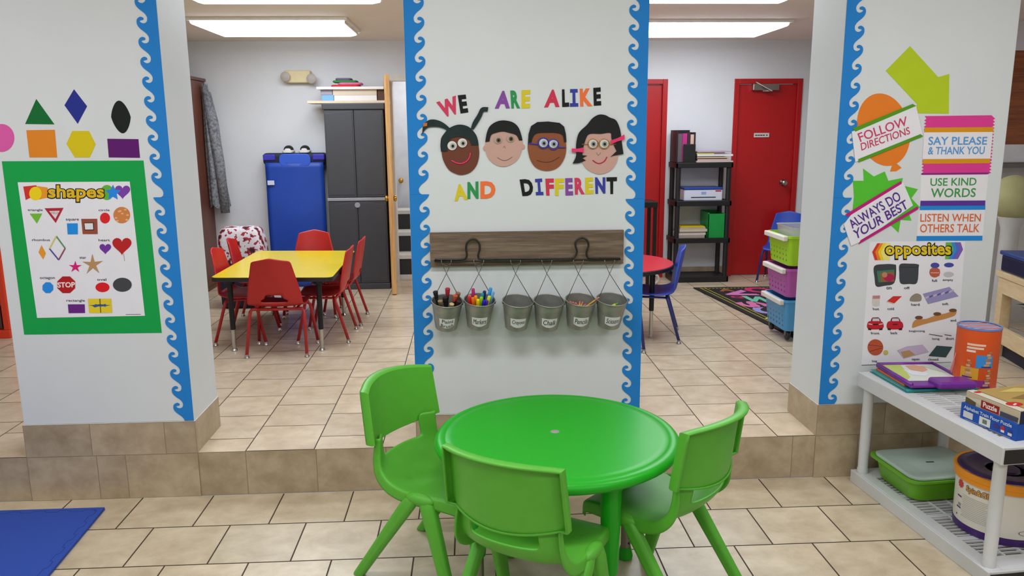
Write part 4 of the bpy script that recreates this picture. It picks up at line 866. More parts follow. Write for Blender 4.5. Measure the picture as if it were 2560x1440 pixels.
# teal and orange folders, purple case on top
rz = math.radians(4.9)
tf = thing('teal_folder', 'teal plastic folder at the bottom of the pile on the rack', 'folder', (1.92, -.19, RZ)); teal = mat('teal_plastic', (22, 146, 146), .4)
obox('folder_cover', (1.782, -.058), .02, .32, .285, RZ+.001, RZ+.004, teal, tf, .001); obox('paper_sheets', (1.79, -.066), .02, .30, .262, RZ+.0045, RZ+.011, paper((206, 206, 200)), tf, .001); obox('folder_cover', (1.784, -.060), .02, .318, .281, RZ+.0115, RZ+.0145, teal, tf, .001)
mb = MB(); mb.tube([(1.79, -.345, RZ+.008), (2.10, -.339, RZ+.008)], .0075, 10); obj('spine', mb, teal, tf, smooth=True)
ob = obox('orange_booklet', (1.80, -.075), .0, .27, .235, RZ+.0152, RZ+.024, paper((206, 108, 76)), None, .001)[0]; tag(ob, 'orange booklet between the teal folder and the purple case', 'booklet')
pc = thing('purple_case', 'purple plastic case with a pale picture under its clear cover, on the pile', 'case', (1.95, -.22, RZ+.025)); purp = mat('purple_plastic', (116, 44, 150), .35, var=.03)
C0 = (1.806, -.060); zb = RZ+.0245
_, o, X_, Y_ = obox('case_base', C0, -.03, .262, .305, zb, zb+.012, purp, pc, .004)
def onc(u, v, z): p = o+X_*.262*u-Y_*.305*v; return Vector((p.x, p.y, z))
mb = MB(); q = [onc(.06, .04, zb+.0125), onc(.94, .04, zb+.0125), onc(.94, .80, zb+.0125), onc(.06, .80, zb+.0125)]; mb.add(q, [(0, 1, 2, 3)], paper((214, 222, 214))); mb.lay = 1
for pts, c_ in (([(.06, .04), (.4, .04), (.34, .25), (.22, .62), (.06, .80)], (190, 206, 118)), ([(.45, .10), (.62, .06), (.74, .16), (.70, .32), (.56, .40), (.42, .30)], (214, 166, 138)), ([(.3, .28), (.5, .38), (.62, .46), (.5, .6), (.3, .55)], (222, 228, 236)), ([(.7, .1), (.94, .06), (.94, .5), (.8, .3)], (196, 206, 200))):
    mb.lay += 1; mb.add([onc(u, v, zb+.0125+.0002*mb.lay) for u, v in pts], [tuple(range(len(pts)))], paper(c_))
obj('cover_picture', mb, None, pc)
for (u0, v0, u1, v1) in ((0, 0, 1, .035), (0, 0, .05, 1), (.95, 0, 1, 1)):
    mb = MB(); mb.tube([onc((u0+u1)/2 if u1-u0 < .2 else u0+.02, (v0+v1)/2 if v1-v0 < .2 else v0+.02, zb+.014), onc((u0+u1)/2 if u1-u0 < .2 else u1-.02, (v0+v1)/2 if v1-v0 < .2 else v1-.02, zb+.014)], .008, 10); obj('case_rim', mb, purp, pc, smooth=True)
mb = MB(); mb.prism([onc(.38, .80, zb+.001), onc(1.0, .80, zb+.001), onc(1.0, 1.10, zb+.001), onc(.38, 1.10, zb+.001)], (0, 0, .031)); obj('clasp', mb, purp, pc, bevel=.012, seg=4)
# orange can
KC = Vector((2.128, -.268, RZ)); KR = .083
if True:
    k_ = thing('toy_canister', 'tall orange toy canister with striped lid standing on the rack', 'canister', KC); KH = .262
    obj('can_body', MB().lathe([(1e-4, .001), (KR-.001, .001), (KR, .004), (KR, KH-.006)], 56, KC), mat('orange_card', (222, 84, 18), .5, var=.03), k_, smooth=.6)
    obj('can_rim', MB().lathe([(KR, KH-.008), (KR+.002, KH-.006), (KR+.002, KH), (KR-.002, KH+.002), (KR-.006, KH-.001)], 56, KC, caps=False), mat('blue_rim', (110, 136, 200), .4), k_, smooth=.7)
    mb = MB(); mb.lathe([(1e-4, KH-.004), (KR-.004, KH-.004)], 56, KC, paper((226, 200, 200)), caps=False); mb.lay = 1
    for j in range(7):
        y = -KR*.82+KR*1.64*j/6; h_ = math.sqrt(max(0, KR*KR*.85-y*y)); mb.add([KC+Vector((-h_, y-.004, KH-.0032)), KC+Vector((h_, y-.004, KH-.0032)), KC+Vector((h_, y+.005, KH-.0032)), KC+Vector((-h_, y+.005, KH-.0032))], [(0, 1, 2, 3)], paper((186, 60, 80) if j % 2 else (96, 128, 206)))
    obj('can_lid', mb, None, k_)
    def onk(deg, z, e=.0007): a_ = math.radians(deg); return KC+Vector(((KR+e)*math.cos(a_), (KR+e)*math.sin(a_), z))
    mb = MB(); mb.lay = 1
    def krect(d0, d1_, z0, z1, col, e=.0007):
        n = 8; mb.add([onk(d0+(d1_-d0)*k/n, z0, e) for k in range(n+1)]+[onk(d0+(d1_-d0)*k/n, z1, e) for k in range(n+1)], [(k, k+1, n+2+k, n+1+k) for k in range(n)], paper(col))
    D0 = 242-26
    def kx(f): return 168+148*f       # fraction across the visible side -> angle
    krect(kx(.28), kx(.60), .190, .199, (236, 200, 180)); krect(kx(.28), kx(.57), .176, .185, (236, 200, 180)); krect(kx(.28), kx(.44), .162, .171, (232, 214, 206))
    krect(kx(.46), kx(.76), .098, .152, (60, 142, 214)); krect(kx(.20), kx(.52), .046, .096, (216, 160, 50)); krect(kx(.46), kx(.74), .016, .044, (140, 50, 140))
    for (fx, z0, n_, s_) in ((.66, .106, 6, .011), (.34, .058, 7, .0105), (.68, .020, 7, .0105)):
        for j in range(n_):
            f_ = fx+.012*((j % 2)*2-1)+.006*j*(1 if fx > .5 else .3); w_ = .052-.004*j; krect(kx(f_-w_), kx(f_+w_), z0+j*s_, z0+(j+.82)*s_, ((196, 152, 110), (214, 170, 128), (176, 124, 84))[j % 3], .0011)
        krect(kx(fx-.10), kx(fx+.08), z0-.006, z0-.001, (70, 50, 110), .0011)
    for j in range(4): krect(kx(.17), kx(.36-.03*(j % 2)), .034-j*.008, .036-j*.008, (150, 56, 20), .0011)
    obj('printed_label', mb, None, k_)
    mb = MB(); mb.tube([onk(172, .14), onk(174, .13)+Vector((-.012, -.004, -.02)), onk(174, .10)+Vector((-.022, -.006, -.03)), onk(174, .08)+Vector((-.018, -.004, -.03)), onk(172, .12)+Vector((-.004, 0, -.01))], .0022, 6); obj('cord_loop', mb, paper((206, 130, 130)), k_, smooth=True)
# two puzzle boxes
def puzzle(name, label, c0, w, d, z0, z1, m, rows):
    t = thing(name, label, 'puzzle box', (c0[0]+w/2, c0[1]-d/2, z0), 0, 'puzzle boxes on the rack')
    _, o, X, Y = obox('box', c0, .20, w, d, z0, z1, m, t, .0012)
    mb = MB(); mb.lay = 1
    L = lambda u, v: o-Y*d*u+Vector((0, 0, z0+(z1-z0)*v))-X*.0008       # left (long) face
    Fq = lambda u, v: o-Y*d+X*w*u+Vector((0, 0, z0+(z1-z0)*v))-Y*.0008   # near face
    T = lambda u, v: o+X*w*u-Y*d*v+Vector((0, 0, z1+.0006))
    for kind, fn, q, col, b in rows:
        mb.lay += 1; f = {'L': L, 'F': Fq, 'T': T}[fn]; n = {'L': -X, 'F': -Y, 'T': Vector((0, 0, 1))}[fn]*(.0001*mb.lay)
        if kind is None: mb.add([f(u, v)+n for u, v in q], [tuple(range(len(q)))], paper(col))
        else:
            V, Fc = glyphs(kind, b); (u0, v0, u1, v1) = q; mb.add([f(u0+(u1-u0)*u, v0+(v1-v0)*v)+n for u, v in V], Fc, paper(col))
    obj('printing', mb, None, t)
puzzle('puzzle_box', 'blue alphabet train floor puzzle box under another puzzle box', (1.836, -.640), .34, .245, RZ+.001, RZ+.062, paper((34, 82, 176)), [
    ('Alphabet Train Floor Puzzle', 'L', (.06, .62, .92, .90), (206, 214, 226), .02), (None, 'L', rect(.06, .16, .24, .56), (206, 206, 206), 0), (None, 'L', rect(.36, .12, .56, .62), (214, 216, 210), 0), (None, 'L', rect(.42, .24, .50, .5), (110, 120, 110), 0), (None, 'L', circ(.66, .4, .06, .14, 12), (70, 60, 130), 0), (None, 'L', circ(.78, .42, .035, .18, 12), (190, 50, 60), 0), (None, 'L', rect(.75, .2, .81, .34), (226, 220, 214), 0), (None, 'L', circ(.90, .38, .04, .16, 12), (60, 60, 120), 0), (None, 'L', rect(.87, .18, .94, .34), (206, 210, 214), 0),
    (None, 'L', rect(.10, .05, .5, .08), (150, 170, 206), 0), (None, 'L', rect(.55, .05, .92, .08), (150, 170, 206), 0), ('Alphabet', 'F', (.10, .62, .44, .9), (206, 214, 226), .02), (None, 'F', circ(.2, .3, .1, .22, 12), (90, 60, 130), 0), (None, 'F', rect(.12, .06, .4, .09), (150, 170, 206), 0)])
puzzle('puzzle_box', 'tan and cream puzzle box lying on top of the blue puzzle box', (1.846, -.648), .325, .235, RZ+.0625, RZ+.108, paper((196, 182, 156)), [
    (None, 'L', rect(0, 0, .2, .5), (96, 84, 62), 0), (None, 'L', [(.0, .55), (.3, .25), (.6, .2), (1, .0), (1, .3), (.6, .5), (.3, .72)], (206, 196, 176), 0), (None, 'L', rect(.30, .08, .64, .74), (150, 34, 36), 0), ('Puzzle', 'L', (.34, .22, .60, .66), (236, 220, 214), .03), (None, 'L', rect(.66, .06, .98, .46), (70, 76, 96), 0),
    (None, 'F', rect(.0, .0, 1, 1), (40, 48, 74), 0), (None, 'F', rect(.06, .24, .3, .78), (214, 212, 206), 0), (None, 'F', rect(.09, .3, .27, .7), (120, 118, 116), 0), (None, 'F', rect(.36, .3, .62, .42), (190, 190, 196), 0),
    (None, 'T', rect(.12, .03, .98, .93), (176, 148, 84), 0), (None, 'T', rect(0, 0, .1, 1), (210, 200, 184), 0), (None, 'T', circ(.13, .72, .1, .09, 16), (190, 44, 44), 0), (None, 'T', [(.09, .74), (.16, .69), (.17, .72), (.10, .77)], (230, 200, 196), 0), (None, 'T', circ(.07, .12, .05, .04, 12), (190, 44, 44), 0),
    (None, 'T', [(.3, .2), (.6, .1), (.9, .3), (.7, .35)], (206, 182, 110), 0), (None, 'T', [(.25, .5), (.5, .4), (.8, .6), (.5, .7)], (140, 112, 66), 0), (None, 'T', [(.5, .75), (.8, .7), (.95, .85), (.6, .88)], (214, 196, 140), 0)])
# ================================================================== BACK ROOM
chrome = mat('chrome', (190, 188, 184), .18, 1.)
def shell_chair(label, x, y, deg, col, frame, group):
    t = thing('school_chair', label, 'chair', (x, y, HU), math.radians(deg-90), group)
    RW = [(.178, .298, .150), (.186, .306, .155), (.176, .316, .160), (.10, .317, .168), (.02, .311, .172), (-.06, .310, .174), (-.112, .322, .174), (-.142, .348, .173), (-.150, .372, .172), (-.157, .402, .168), (-.168, .455, .157), (-.180, .52, .142), (-.192, .58, .128), (-.197, .606, .122), (-.201, .617, .116)]
    NC = 12; V = []; n = NC+1
    for i, (yy, zz, w) in enumerate(RW):
        for j in range(n):
            u = -1+2*j/NC; cu = .012*u*u if i < 7 else 0; cf = .030*u*u*min(1, max(0, (i-5)/4)); top = .024*(1-abs(u)) if i == len(RW)-1 else (.018*(1-abs(u)) if i == len(RW)-2 else 0)
            V.append((w*u, yy+cf, zz+cu+top))
    Fc = []
    for i in range(len(RW)-1):
        for j in range(NC):
            if (i == 7 and 3 <= j < NC-3) or (i == 8 and 4 <= j < NC-4): continue
            Fc.append((i*n+j, i*n+j+1, (i+1)*n+j+1, (i+1)*n+j))
    mb = MB(); mb.add(V, Fc); obj('seat_shell', mb, col, t, local=True, smooth=True, solid=.009, sub=1, soff=0)
    mb = MB()
    for y_, z_ in ((-.085, .296), (.105, .300)): mb.tube([(-.165, y_, z_), (.165, y_, z_)], .010, 8)
    for s in (-1, 1): mb.tube([(s*.12, -.085, .296), (s*.12, .105, .300)], .008, 8)
    obj('seat_frame', mb, frame, t, local=True, smooth=True)
    for s in (-1, 1):
        for y0, y1, sx in ((-.085, -.168, .188), (.105, .168, .196)):
            P = [(s*.12, y0, .298), (s*.155, y0, .297), (s*.168, y0+(y1-y0)*.06, .285), (s*.172, y0+(y1-y0)*.15, .26), (s*sx, y1, .018)]
            mb = MB(); mb.tube(P, .0105, 10); lg = obj('leg', mb, frame, t, local=True, smooth=True)
            mb = MB(); mb.lathe([(1e-4, .0), (.014, 0), (.017, .004), (.012, .014), (.0115, .024), (1e-4, .026)], 14, (s*sx, y1, 0)); obj('glide', mb, chrome, lg, local=True, smooth=.7)
    return t
redpl = mat('red_chair_plastic', (184, 30, 28), .38, var=.03); redfr = mat('red_frame_paint', (176, 34, 36), .35)
G = 'red school chairs around the yellow table'
shell_chair('red school chair at the near end of the yellow table, seen from behind', -1.243, 1.690, 90, redpl, redfr, G)
shell_chair('red school chair on the left of the yellow table, nearer the viewer', -1.556, 2.03, 0, redpl, redfr, G)
shell_chair('red school chair on the left of the yellow table, nearer the back wall', -1.600, 2.545, 5, redpl, redfr, G)
shell_chair('red school chair on the right of the yellow table, nearer the viewer', -1.010, 2.04, 180, redpl, redfr, G)
shell_chair('red school chair on the right of the yellow table, nearer the grey cabinet', -.990, 2.515, 180, redpl, redfr, G)
shell_chair('red school chair at the far end of the yellow table, facing the viewer', -1.250, 2.78, 270, redpl, redfr, G)
# yellow table
yt = thing('activity_table', 'yellow topped rectangular table with black edge and legs, red chairs around it', 'table', (-1.28, 2.23, HU))
P = [(-1.672, 1.672), (-.885, 1.607), (-.902, 2.775), (-1.672, 2.845)]
mb = MB(); c_ = Vector((-1.283, 2.225))
rp = []
for i in range(4):
    p = Vector(P[i]); a_, b_ = (Vector(P[i-1])-p).normalized(), (Vector(P[(i+1) % 4])-p).normalized()
    for k in range(5):
        t_ = k/4; q0, q1 = p+a_*.05, p+b_*.05; rp.append((q0*(1-t_)**2+p*2*t_*(1-t_)+q1*t_*t_))
ins = [c_+(p-c_)*.994 for p in rp]
mb.prism([(p.x, p.y, .700-.027) for p in rp], (0, 0, .0255)); obj('edge_band', mb, mat('black_edge', (26, 25, 25), .5), yt)
mb = MB(); mb.prism([(p.x, p.y, .6990) for p in ins], (0, 0, .002)); obj('tabletop', mb, mat('yellow_laminate', (226, 200, 30), .25, var=.02), yt)
blkm = mat('black_metal', (24, 23, 24), .4, .3)
for x, y in ((-1.558, 1.700), (-.985, 1.665), (-1.558, 2.73), (-1.0, 2.68)):
    lg = obj('leg', MB().lathe([(.034, .672), (.034, .655), (.018, .65), (.0165, .36), (.0165, .352), (.013, .35)], 16, (x, y, 0)), blkm, yt, smooth=.6)
    obj('leg_extension', MB().lathe([(.0135, .365), (.0135, HU+.02), (.0135, HU+.02)], 14, (x, y, 0)), chrome, lg, smooth=.6)
    obj('glide', MB().lathe([(1e-4, HU), (.018, HU), (.02, HU+.006), (.014, HU+.018), (1e-4, HU+.022)], 14, (x, y, 0)), chrome, lg, smooth=.7)
# patterned bag by the wall
def pattern_mat(name, cols, scale):
    m = bpy.data.materials.new(name); m.use_nodes = True; nt = m.node_tree; b = nt.nodes['Principled BSDF']; b.inputs['Roughness'].default_value = .85
    tc = nt.nodes.new('ShaderNodeTexCoord'); vo = nt.nodes.new('ShaderNodeTexNoise'); vo.inputs['Scale'].default_value = scale; vo.inputs['Detail'].default_value = 3; nt.links.new(tc.outputs['Object'], vo.inputs['Vector'])
    cr = nt.nodes.new('ShaderNodeValToRGB'); cr.color_ramp.interpolation = 'CONSTANT'; e = cr.color_ramp.elements
    e[0].position = 0; e[0].color = lin(cols[0][1]); e[1].position = cols[1][0]; e[1].color = lin(cols[1][1])
    for p_, c in cols[2:]: q = e.new(p_); q.color = lin(c)
    nt.links.new(vo.outputs['Fac'], cr.inputs[0]); nt.links.new(cr.outputs[0], b.inputs['Base Color']); return m
bagm = pattern_mat('red_black_white_print', [(0, (40, 26, 32)), (.40, (150, 32, 48)), (.46, (206, 200, 206)), (.58, (214, 208, 214)), (.63, (150, 40, 56))], 16)
bg = thing('backpack', 'white backpack with red and black print behind the red chairs by the wall', 'bag', (-1.86, 3.12, HU))
mb = MB()
def bring(z, hx_, hy_, r, dx=0): return [(x+dx, y, z) for x, y in rrect(-1.86, 3.12, hx_, hy_, r, 5)]
loft(mb, [bring(.50, .17, .12, .06), bring(.56, .185, .13, .06), bring(.70, .185, .125, .06), bring(.80, .172, .11, .06, -.005), bring(.85, .155, .09, .05, -.005), bring(.866, .12, .06, .04, -.005)]); obj('upper_body', mb, bagm, bg, smooth=True, sub=1)
mb = MB(); loft(mb, [bring(HU+.001, .165, .115, .05), bring(HU+.03, .18, .13, .06), bring(.45, .188, .135, .06), bring(.505, .18, .128, .06)]); obj('lower_body', mb, mat('navy_fabric', (26, 28, 52), .85), bg, smooth=True)
# brown wardrobe side and the coat hung on it
wd_ = wood_mat('brown_wardrobe_wood', (88, 48, 36), (120, 68, 50), 2, 3, .45)
wr = thing('wardrobe', 'tall brown wooden wardrobe against the back wall at left', 'wardrobe', (-2.72, 3.75, HU))
obj('carcass', MB().box(-3.0, 3.47, HU+.05, -2.36, YB-.014, 2.06), wd_, wr, bevel=.004); obj('plinth', MB().box(-2.98, 3.49, HU, -2.37, YB-.02, HU+.05), wd_, wr)
obj('cornice', MB().box(-3.02, 3.45, 2.06, -2.345, YB-.014, 2.085), wd_, wr, bevel=.004)
for a_, b_ in ((-2.995, -2.69), (-2.685, -2.37)):
    d = obj('door', MB().box(a_, 3.452, HU+.06, b_, 3.47, 2.05), wd_, wr, bevel=.003); kx_ = b_-.03 if a_ < -2.8 else a_+.03
    obj('knob', MB().ell((kx_, 3.44, 1.1), (.012, .012, .012)), brass, d, smooth=True)
coatm = pattern_mat('grey_plaid_wool', [(0, (96, 98, 104)), (.42, (120, 122, 128)), (.55, (146, 148, 152)), (.62, (108, 110, 116))], 42)
ct = thing('coat', 'grey plaid coat hanging on the side of the brown wardrobe', 'coat', (-2.28, 3.95, .95))
def coat_fn(u, v):
    z = 2.02-1.06*v; w = .10+.13*min(1, v*2.2); dep = .035+.10*v; a_ = PI*(u*2-.5) if False else 2*PI*u
    r = 1+.10*math.sin(7*a_+3*v)+.05*math.sin(11*a_)
    return (-2.352+dep*.62+dep*.62*math.cos(a_)*r, 3.945+w*.36*math.sin(a_)*r, z+.02*math.sin(5*a_))
mb = MB(); mb.grid(coat_fn, 40, 14); obj('coat_body', mb, coatm, ct, smooth=True)
mb = MB(); mb.tube([(-2.31, 3.92, 1.96), (-2.27, 3.90, 1.7), (-2.235, 3.89, 1.35), (-2.215, 3.89, .90)], [.035, .048, .046, .040], 12); mb.tube([(-2.32, 3.98, 1.96), (-2.29, 4.0, 1.7), (-2.27, 4.0, 1.4), (-2.27, 4.0, 1.05)], [.03, .042, .04, .036], 12)
obj('sleeve', mb, coatm, ct, smooth=True); mb = MB(); mb.tube([(-2.345, 3.945, 2.0), (-2.33, 3.945, 2.0), (-2.32, 3.945, 2.02)], .006, 8); obj('coat_hook', mb, blkm, ct)
# grey plastic cabinet
gp = mat('charcoal_plastic', (62, 62, 67), .5, var=.03); gl = mat('pale_grey_plastic', (150, 150, 158), .45)
gc = thing('storage_cabinet', 'tall charcoal plastic storage cabinet with four doors left of the pine door', 'cabinet', (-.995, 3.88, HU))
ax, bx, fy = -1.262, -.745, 3.72
obj('carcass', MB().box(ax, fy+.02, HU+.055, bx, YB-.014, 1.80), gp, gc, bevel=.004); obj('base', MB().box(ax-.005, fy-.004, HU, bx+.005, YB-.014, HU+.055), gp, gc, bevel=.006)
obj('cabinet_top', MB().box(ax-.012, fy-.012, 1.80, bx+.012, YB-.014, 1.855), gp, gc, bevel=.008)
obj('middle_shelf', MB().box(ax-.003, fy-.006, 1.008, bx+.003, fy+.03, 1.036), gl, gc, bevel=.004, label='pale grey middle rail')
md = (ax+bx)/2
for z0, z1 in ((HU+.058, 1.004), (1.04, 1.797)):
    for a_, b_, s in ((ax+.003, md-.002, 1), (md+.002, bx-.003, -1)):
        d = obj('door', MB().box(a_, fy, z0, b_, fy+.02, z1), gp, gc, bevel=.004)
        mb = MB(); n = 10; arc = [(a_+.012+(b_-a_-.024)*k/n, z1-.012-.020*(1-(k/n if s > 0 else 1-k/n))**2) for k in range(n+1)]
        mb.prism([(x, fy-.003, z) for x, z in arc]+[(b_-.012, fy-.003, z0+.02), (a_+.012, fy-.003, z0+.02)], (0, .004, 0)); obj('raised_panel', mb, gp, d, bevel=.002)
obj('latch', MB().lathe([(1e-4, -.012), (.02, -.012), (.024, -.004), (.024, .004), (1e-4, .004)], 20, (md-.0, fy-.004, .972), None, Matrix.Rotation(PI/2, 3, 'X')), gl, gc, smooth=.7, label='pale grey round latch')
# things on top of the cabinet
zt = 1.855; pl_ = obj('plank', MB().box(-1.40, 3.74, zt, -.705, 3.98, zt+.022), mat('pale_board', (216, 196, 168), .5), bevel=.002); tag(pl_, 'long pale board lying across the top of the grey cabinet', 'board')
def tbox(name, label, cat, x0, x1, y0, y1, z0, z1, m, g=None, bev=.003):
    return tag(obj(name, MB().box(x0, y0, z0, x1, y1, z1), m, bevel=bev), label, cat, g)
z = zt+.022
tbox('flat_box', 'white flat box on the board on top of the cabinet', 'box', -1.17, -.80, 3.76, 3.97, z, z+.045, paper((222, 216, 216)))
tbox('flat_box', 'cream flat box on top of the white flat box on the cabinet', 'box', -1.18, -.80, 3.765, 3.965, z+.0455, z+.094, paper((206, 190, 172)))
tbox('book', 'light blue book at the left end of the boxes on the cabinet', 'book', -1.275, -1.175, 3.77, 3.96, z, z+.05, paper((120, 170, 214)), 'books on the cabinet')
tbox('book', 'grey violet book above the light blue book on the cabinet', 'book', -1.285, -1.185, 3.77, 3.96, z+.0505, z+.094, paper((158, 150, 164)), 'books on the cabinet')
tbox('carton', 'dark brown carton at the right end of the boxes on the cabinet', 'box', -.795, -.735, 3.77, 3.96, z, z+.094, paper((88, 64, 54)))
tbox('foam_board', 'white panel laid over the boxes on the cabinet', 'panel', -1.315, -.735, 3.74, 3.98, z+.0945, z+.118, paper((226, 222, 220)))
z2 = z+.1185
for k, (x0, x1, c, nm) in enumerate(((-1.20, -.95, (196, 46, 52), 'red'), (-1.14, -.93, (206, 110, 150), 'pink'), (-1.185, -.97, (60, 120, 70), 'green'), (-1.16, -1.02, (96, 90, 110), 'grey'))):
    mb = MB(); loft(mb, [[(x, y, z2+k*.019+dz) for x, y in rrect((x0+x1)/2, 3.86, (x1-x0)/2*s, .07*s, .03, 4)] for dz, s in ((0, .94), (.006, 1), (.012, 1), (.0185, .93))])
    tag(obj('folded_cloth', mb, paper(c), smooth=.8), nm+' folded cloth in the small pile on top of the cabinet', 'cloth', 'folded cloths on the cabinet')
# blue nap mat leaning on the back wall, pair of shoes on top
nm_ = thing('nap_mat', 'blue folded nap mat standing against the back wall left of the grey cabinet', 'mat', (-1.57, 4.0, HU)); bm_ = mat('blue_vinyl', (22, 66, 164), .5, var=.06, scale=7, bump=.1); dbl = mat('dark_navy', (14, 18, 44), .6)
bm2 = mat('blue_vinyl_light', (42, 86, 196), .5, var=.05)
x0, x1 = -1.835, -1.325
mb = MB(); mb.grid(lambda u, v: (x0+(x1-x0)*u, 3.955-.012*math.sin(PI*u)+.006*math.sin(9*v), HU+(1.345-HU)*v), 12, 24); obj('mat_sheet', mb, bm_, nm_, smooth=True, solid=.05, soff=1)
obj('dark_band', MB().box(x0-.01, 3.93, 1.275, x1+.01, 4.04, 1.325), dbl, nm_, bevel=.01); obj('top_roll', MB().box(x0-.025, 3.915, 1.322, x1+.025, 4.045, 1.428), dbl, nm_, bevel=.03, seg=4)
for a_ in (x0-.02, x1-.09):
    obj('corner_pocket', MB().box(a_, 3.905, 1.362, a_+.11, 3.93, 1.418), mat('violet_blue', (52, 48, 170), .5), nm_, bevel=.011, seg=3)
mb = MB(); cxm = (x0+x1)/2+.01; mb.prism([(cxm+x, 3.897, 1.366+z_) for x, z_ in rrect(0, 0, .14, .056, .045, 5)], (0, .03, 0)); obj('flap', mb, bm2, nm_, bevel=.006)
p = PY(681, 456, 3.94); obj('care_tag', MB().box(p.x-.03, 3.884, p.z-.02, p.x+.03, 3.888, p.z+.02), paper((206, 212, 230)), nm_)
for k, px in enumerate((721, 762)):
    p = PY(px, 376, 3.97); s = thing('sneaker', ('left', 'right')[k]+' black sneaker with white toe standing on the blue nap mat', 'shoe', (p.x, 3.98, 1.43), 0, 'pair of sneakers on the nap mat')
    mb = MB(); loft(mb, [[(x, y, 1.4305+z_) for x, y in rrect(p.x, 3.98, hx_, .062, .03, 5)] for z_, hx_ in ((0, .046), (.004, .05), (.018, .05), (.022, .047))]); obj('sole', mb, paper((222, 216, 210)), s, smooth=.8)
    mb = MB(); mb.ell((p.x, 3.985, 1.455), (.044, .056, .040)); obj('upper', mb, mat('black_suede', (22, 22, 24), .8), s, smooth=True)
    mb = MB(); mb.ell((p.x, 3.944, 1.456), (.028, .018, .016)); obj('toe_cap', mb, paper((216, 212, 206)), s, smooth=True)
# emergency light
e0, e1 = PY(711, 177, YB), PY(783, 209, YB)
em = thing('emergency_light', 'beige emergency light with two lamp heads high on the back wall', 'emergency light', ((e0.x+e1.x)/2, YB, e1.z)); bge = mat('beige_plastic', (214, 196, 152), .5)
obj('housing', MB().box(e0.x+.01, YB-.07, e1.z+.004, e1.x-.01, YB, e0.z), bge, em, bevel=.008)
for px, py in ((714, 192), (779, 197)):
    p = PY(px, py, YB-.08); M_ = Matrix.Rotation(PI/2, 3, 'X')
    lh = obj('lamp_head', MB().lathe([(1e-4, -.035), (.025, -.03), (.041, .0), (.043, .016), (.038, .02)], 24, p, None, M_), mat('grey_lamp_shell', (166, 156, 148), .5), em, smooth=.8)
    obj('lamp_lens', MB().lathe([(1e-4, .018), (.03, .017), (.039, .013)], 24, p, None, M_), mat('clear_lens', (178, 174, 170), .15), lh, smooth=.8)
# black shelving, printer, papers
sb = mat('black_shelf_plastic', (22, 21, 23), .45); sx0, sx1, sy0, sy1 = 1.866, 2.392, 3.76, YB-.016
sh = thing('shelving_unit', 'black plastic four-tier shelving unit left of the far red door', 'shelf', ((sx0+sx1)/2, 3.9, HU))
LV = [(HU+.004, HU+.055), (.575, .622), (.918, .965), (1.265, 1.312)]
for a_, b_ in LV:
    mb = MB(); mb.box(sx0, sy0, a_, sx1, sy0+.02, b_).box(sx0, sy1-.02, a_, sx1, sy1, b_).box(sx0, sy0, a_, sx0+.02, sy1, b_).box(sx1-.02, sy0, a_, sx1, sy1, b_).box(sx0+.01, sy0+.01, b_-.016, sx1-.01, sy1-.01, b_-.004); obj('shelf_board', mb, sb, sh, bevel=.004)
for x in (sx0+.03, sx1-.03):
    for y in (sy0+.03, sy1-.03): obj('post', MB().lathe([(.026, HU), (.026, HU+.05), (.022, HU+.07), (.022, 1.26), (.026, 1.265)], 16, (x, y, 0)), sb, sh, smooth=.6)
zz = LV[3][1]+.0006
bh = thing('magazine_holder', 'tall black magazine file on top of the black shelving unit', 'magazine file', (1.93, 3.9, zz))
mb = MB(); mb.box(1.872, 3.80, zz, 1.885, 4.02, zz+.29).box(2.035, 3.80, zz, 2.047, 4.02, zz+.27).box(1.872, 4.0, zz, 2.047, 4.02, zz+.29).box(1.872, 3.80, zz, 2.047, 4.02, zz+.006); obj('file_body', mb, sb, bh, bevel=.002)
obj('front_panel', MB().box(1.935, 3.79, zz, 2.047, 3.80, zz+.165), sb, bh, bevel=.002)
for x0_, x1_, c, nm, h_ in ((1.888, 1.928, (96, 84, 88), 'grey', .255), (1.93, 1.972, (176, 46, 120), 'magenta', .26), (1.975, 2.0, (50, 44, 48), 'black', .265), (2.003, 2.034, (206, 166, 150), 'pale pink', .25)):
    tbox('magazine', nm+' magazine standing in the black magazine file', 'magazine', x0_, x1_, 3.81, 3.99, zz+.0062, zz+h_, paper(c), 'magazines in the file', .001)
z = zz
for k, (c, nm, w, sh_, th) in enumerate((((196, 186, 170), 'buff', .34, .0, .012), ((206, 170, 170), 'pinkish', .30, .03, .016), ((90, 44, 40), 'maroon', .28, .0, .008), ((196, 178, 140), 'tan', .29, .02, .010), ((60, 50, 48), 'dark', .24, .01, .006), ((216, 214, 212), 'white', .33, .02, .018), ((206, 200, 90), 'yellow', .16, -.0, .009), ((120, 90, 60), 'brown', .26, .0, .008), ((180, 150, 180), 'lilac', .31, .02, .008))):
    o = tbox('paper_folder', nm+' paper folder in the pile on top of the black shelving unit', 'folder', 2.062+sh_*.3, min(2.415, 2.062+sh_*.3+w), 3.80, 4.01, z, z+th, paper(c), 'folders on the black shelving', .001); z += th+.0004
pr = thing('printer', 'white and blue inkjet printer on the second shelf of the black unit', 'printer', (2.12, 3.9, .962)); zp = LV[2][1]-.003
obj('printer_body', MB().box(1.955, 3.79, zp, 2.315, 4.03, zp+.105), paper((206, 208, 222)), pr, bevel=.012, seg=3); obj('scanner_lid', MB().box(1.953, 3.785, zp+.105, 2.317, 4.035, zp+.122), mat('printer_blue', (30, 66, 156), .35), pr, bevel=.004, label='blue scanner lid')
obj('paper_slot', MB().box(2.02, 3.7885, zp+.03, 2.25, 3.792, zp+.038), mat('slot_black', (24, 22, 30), .6), pr)
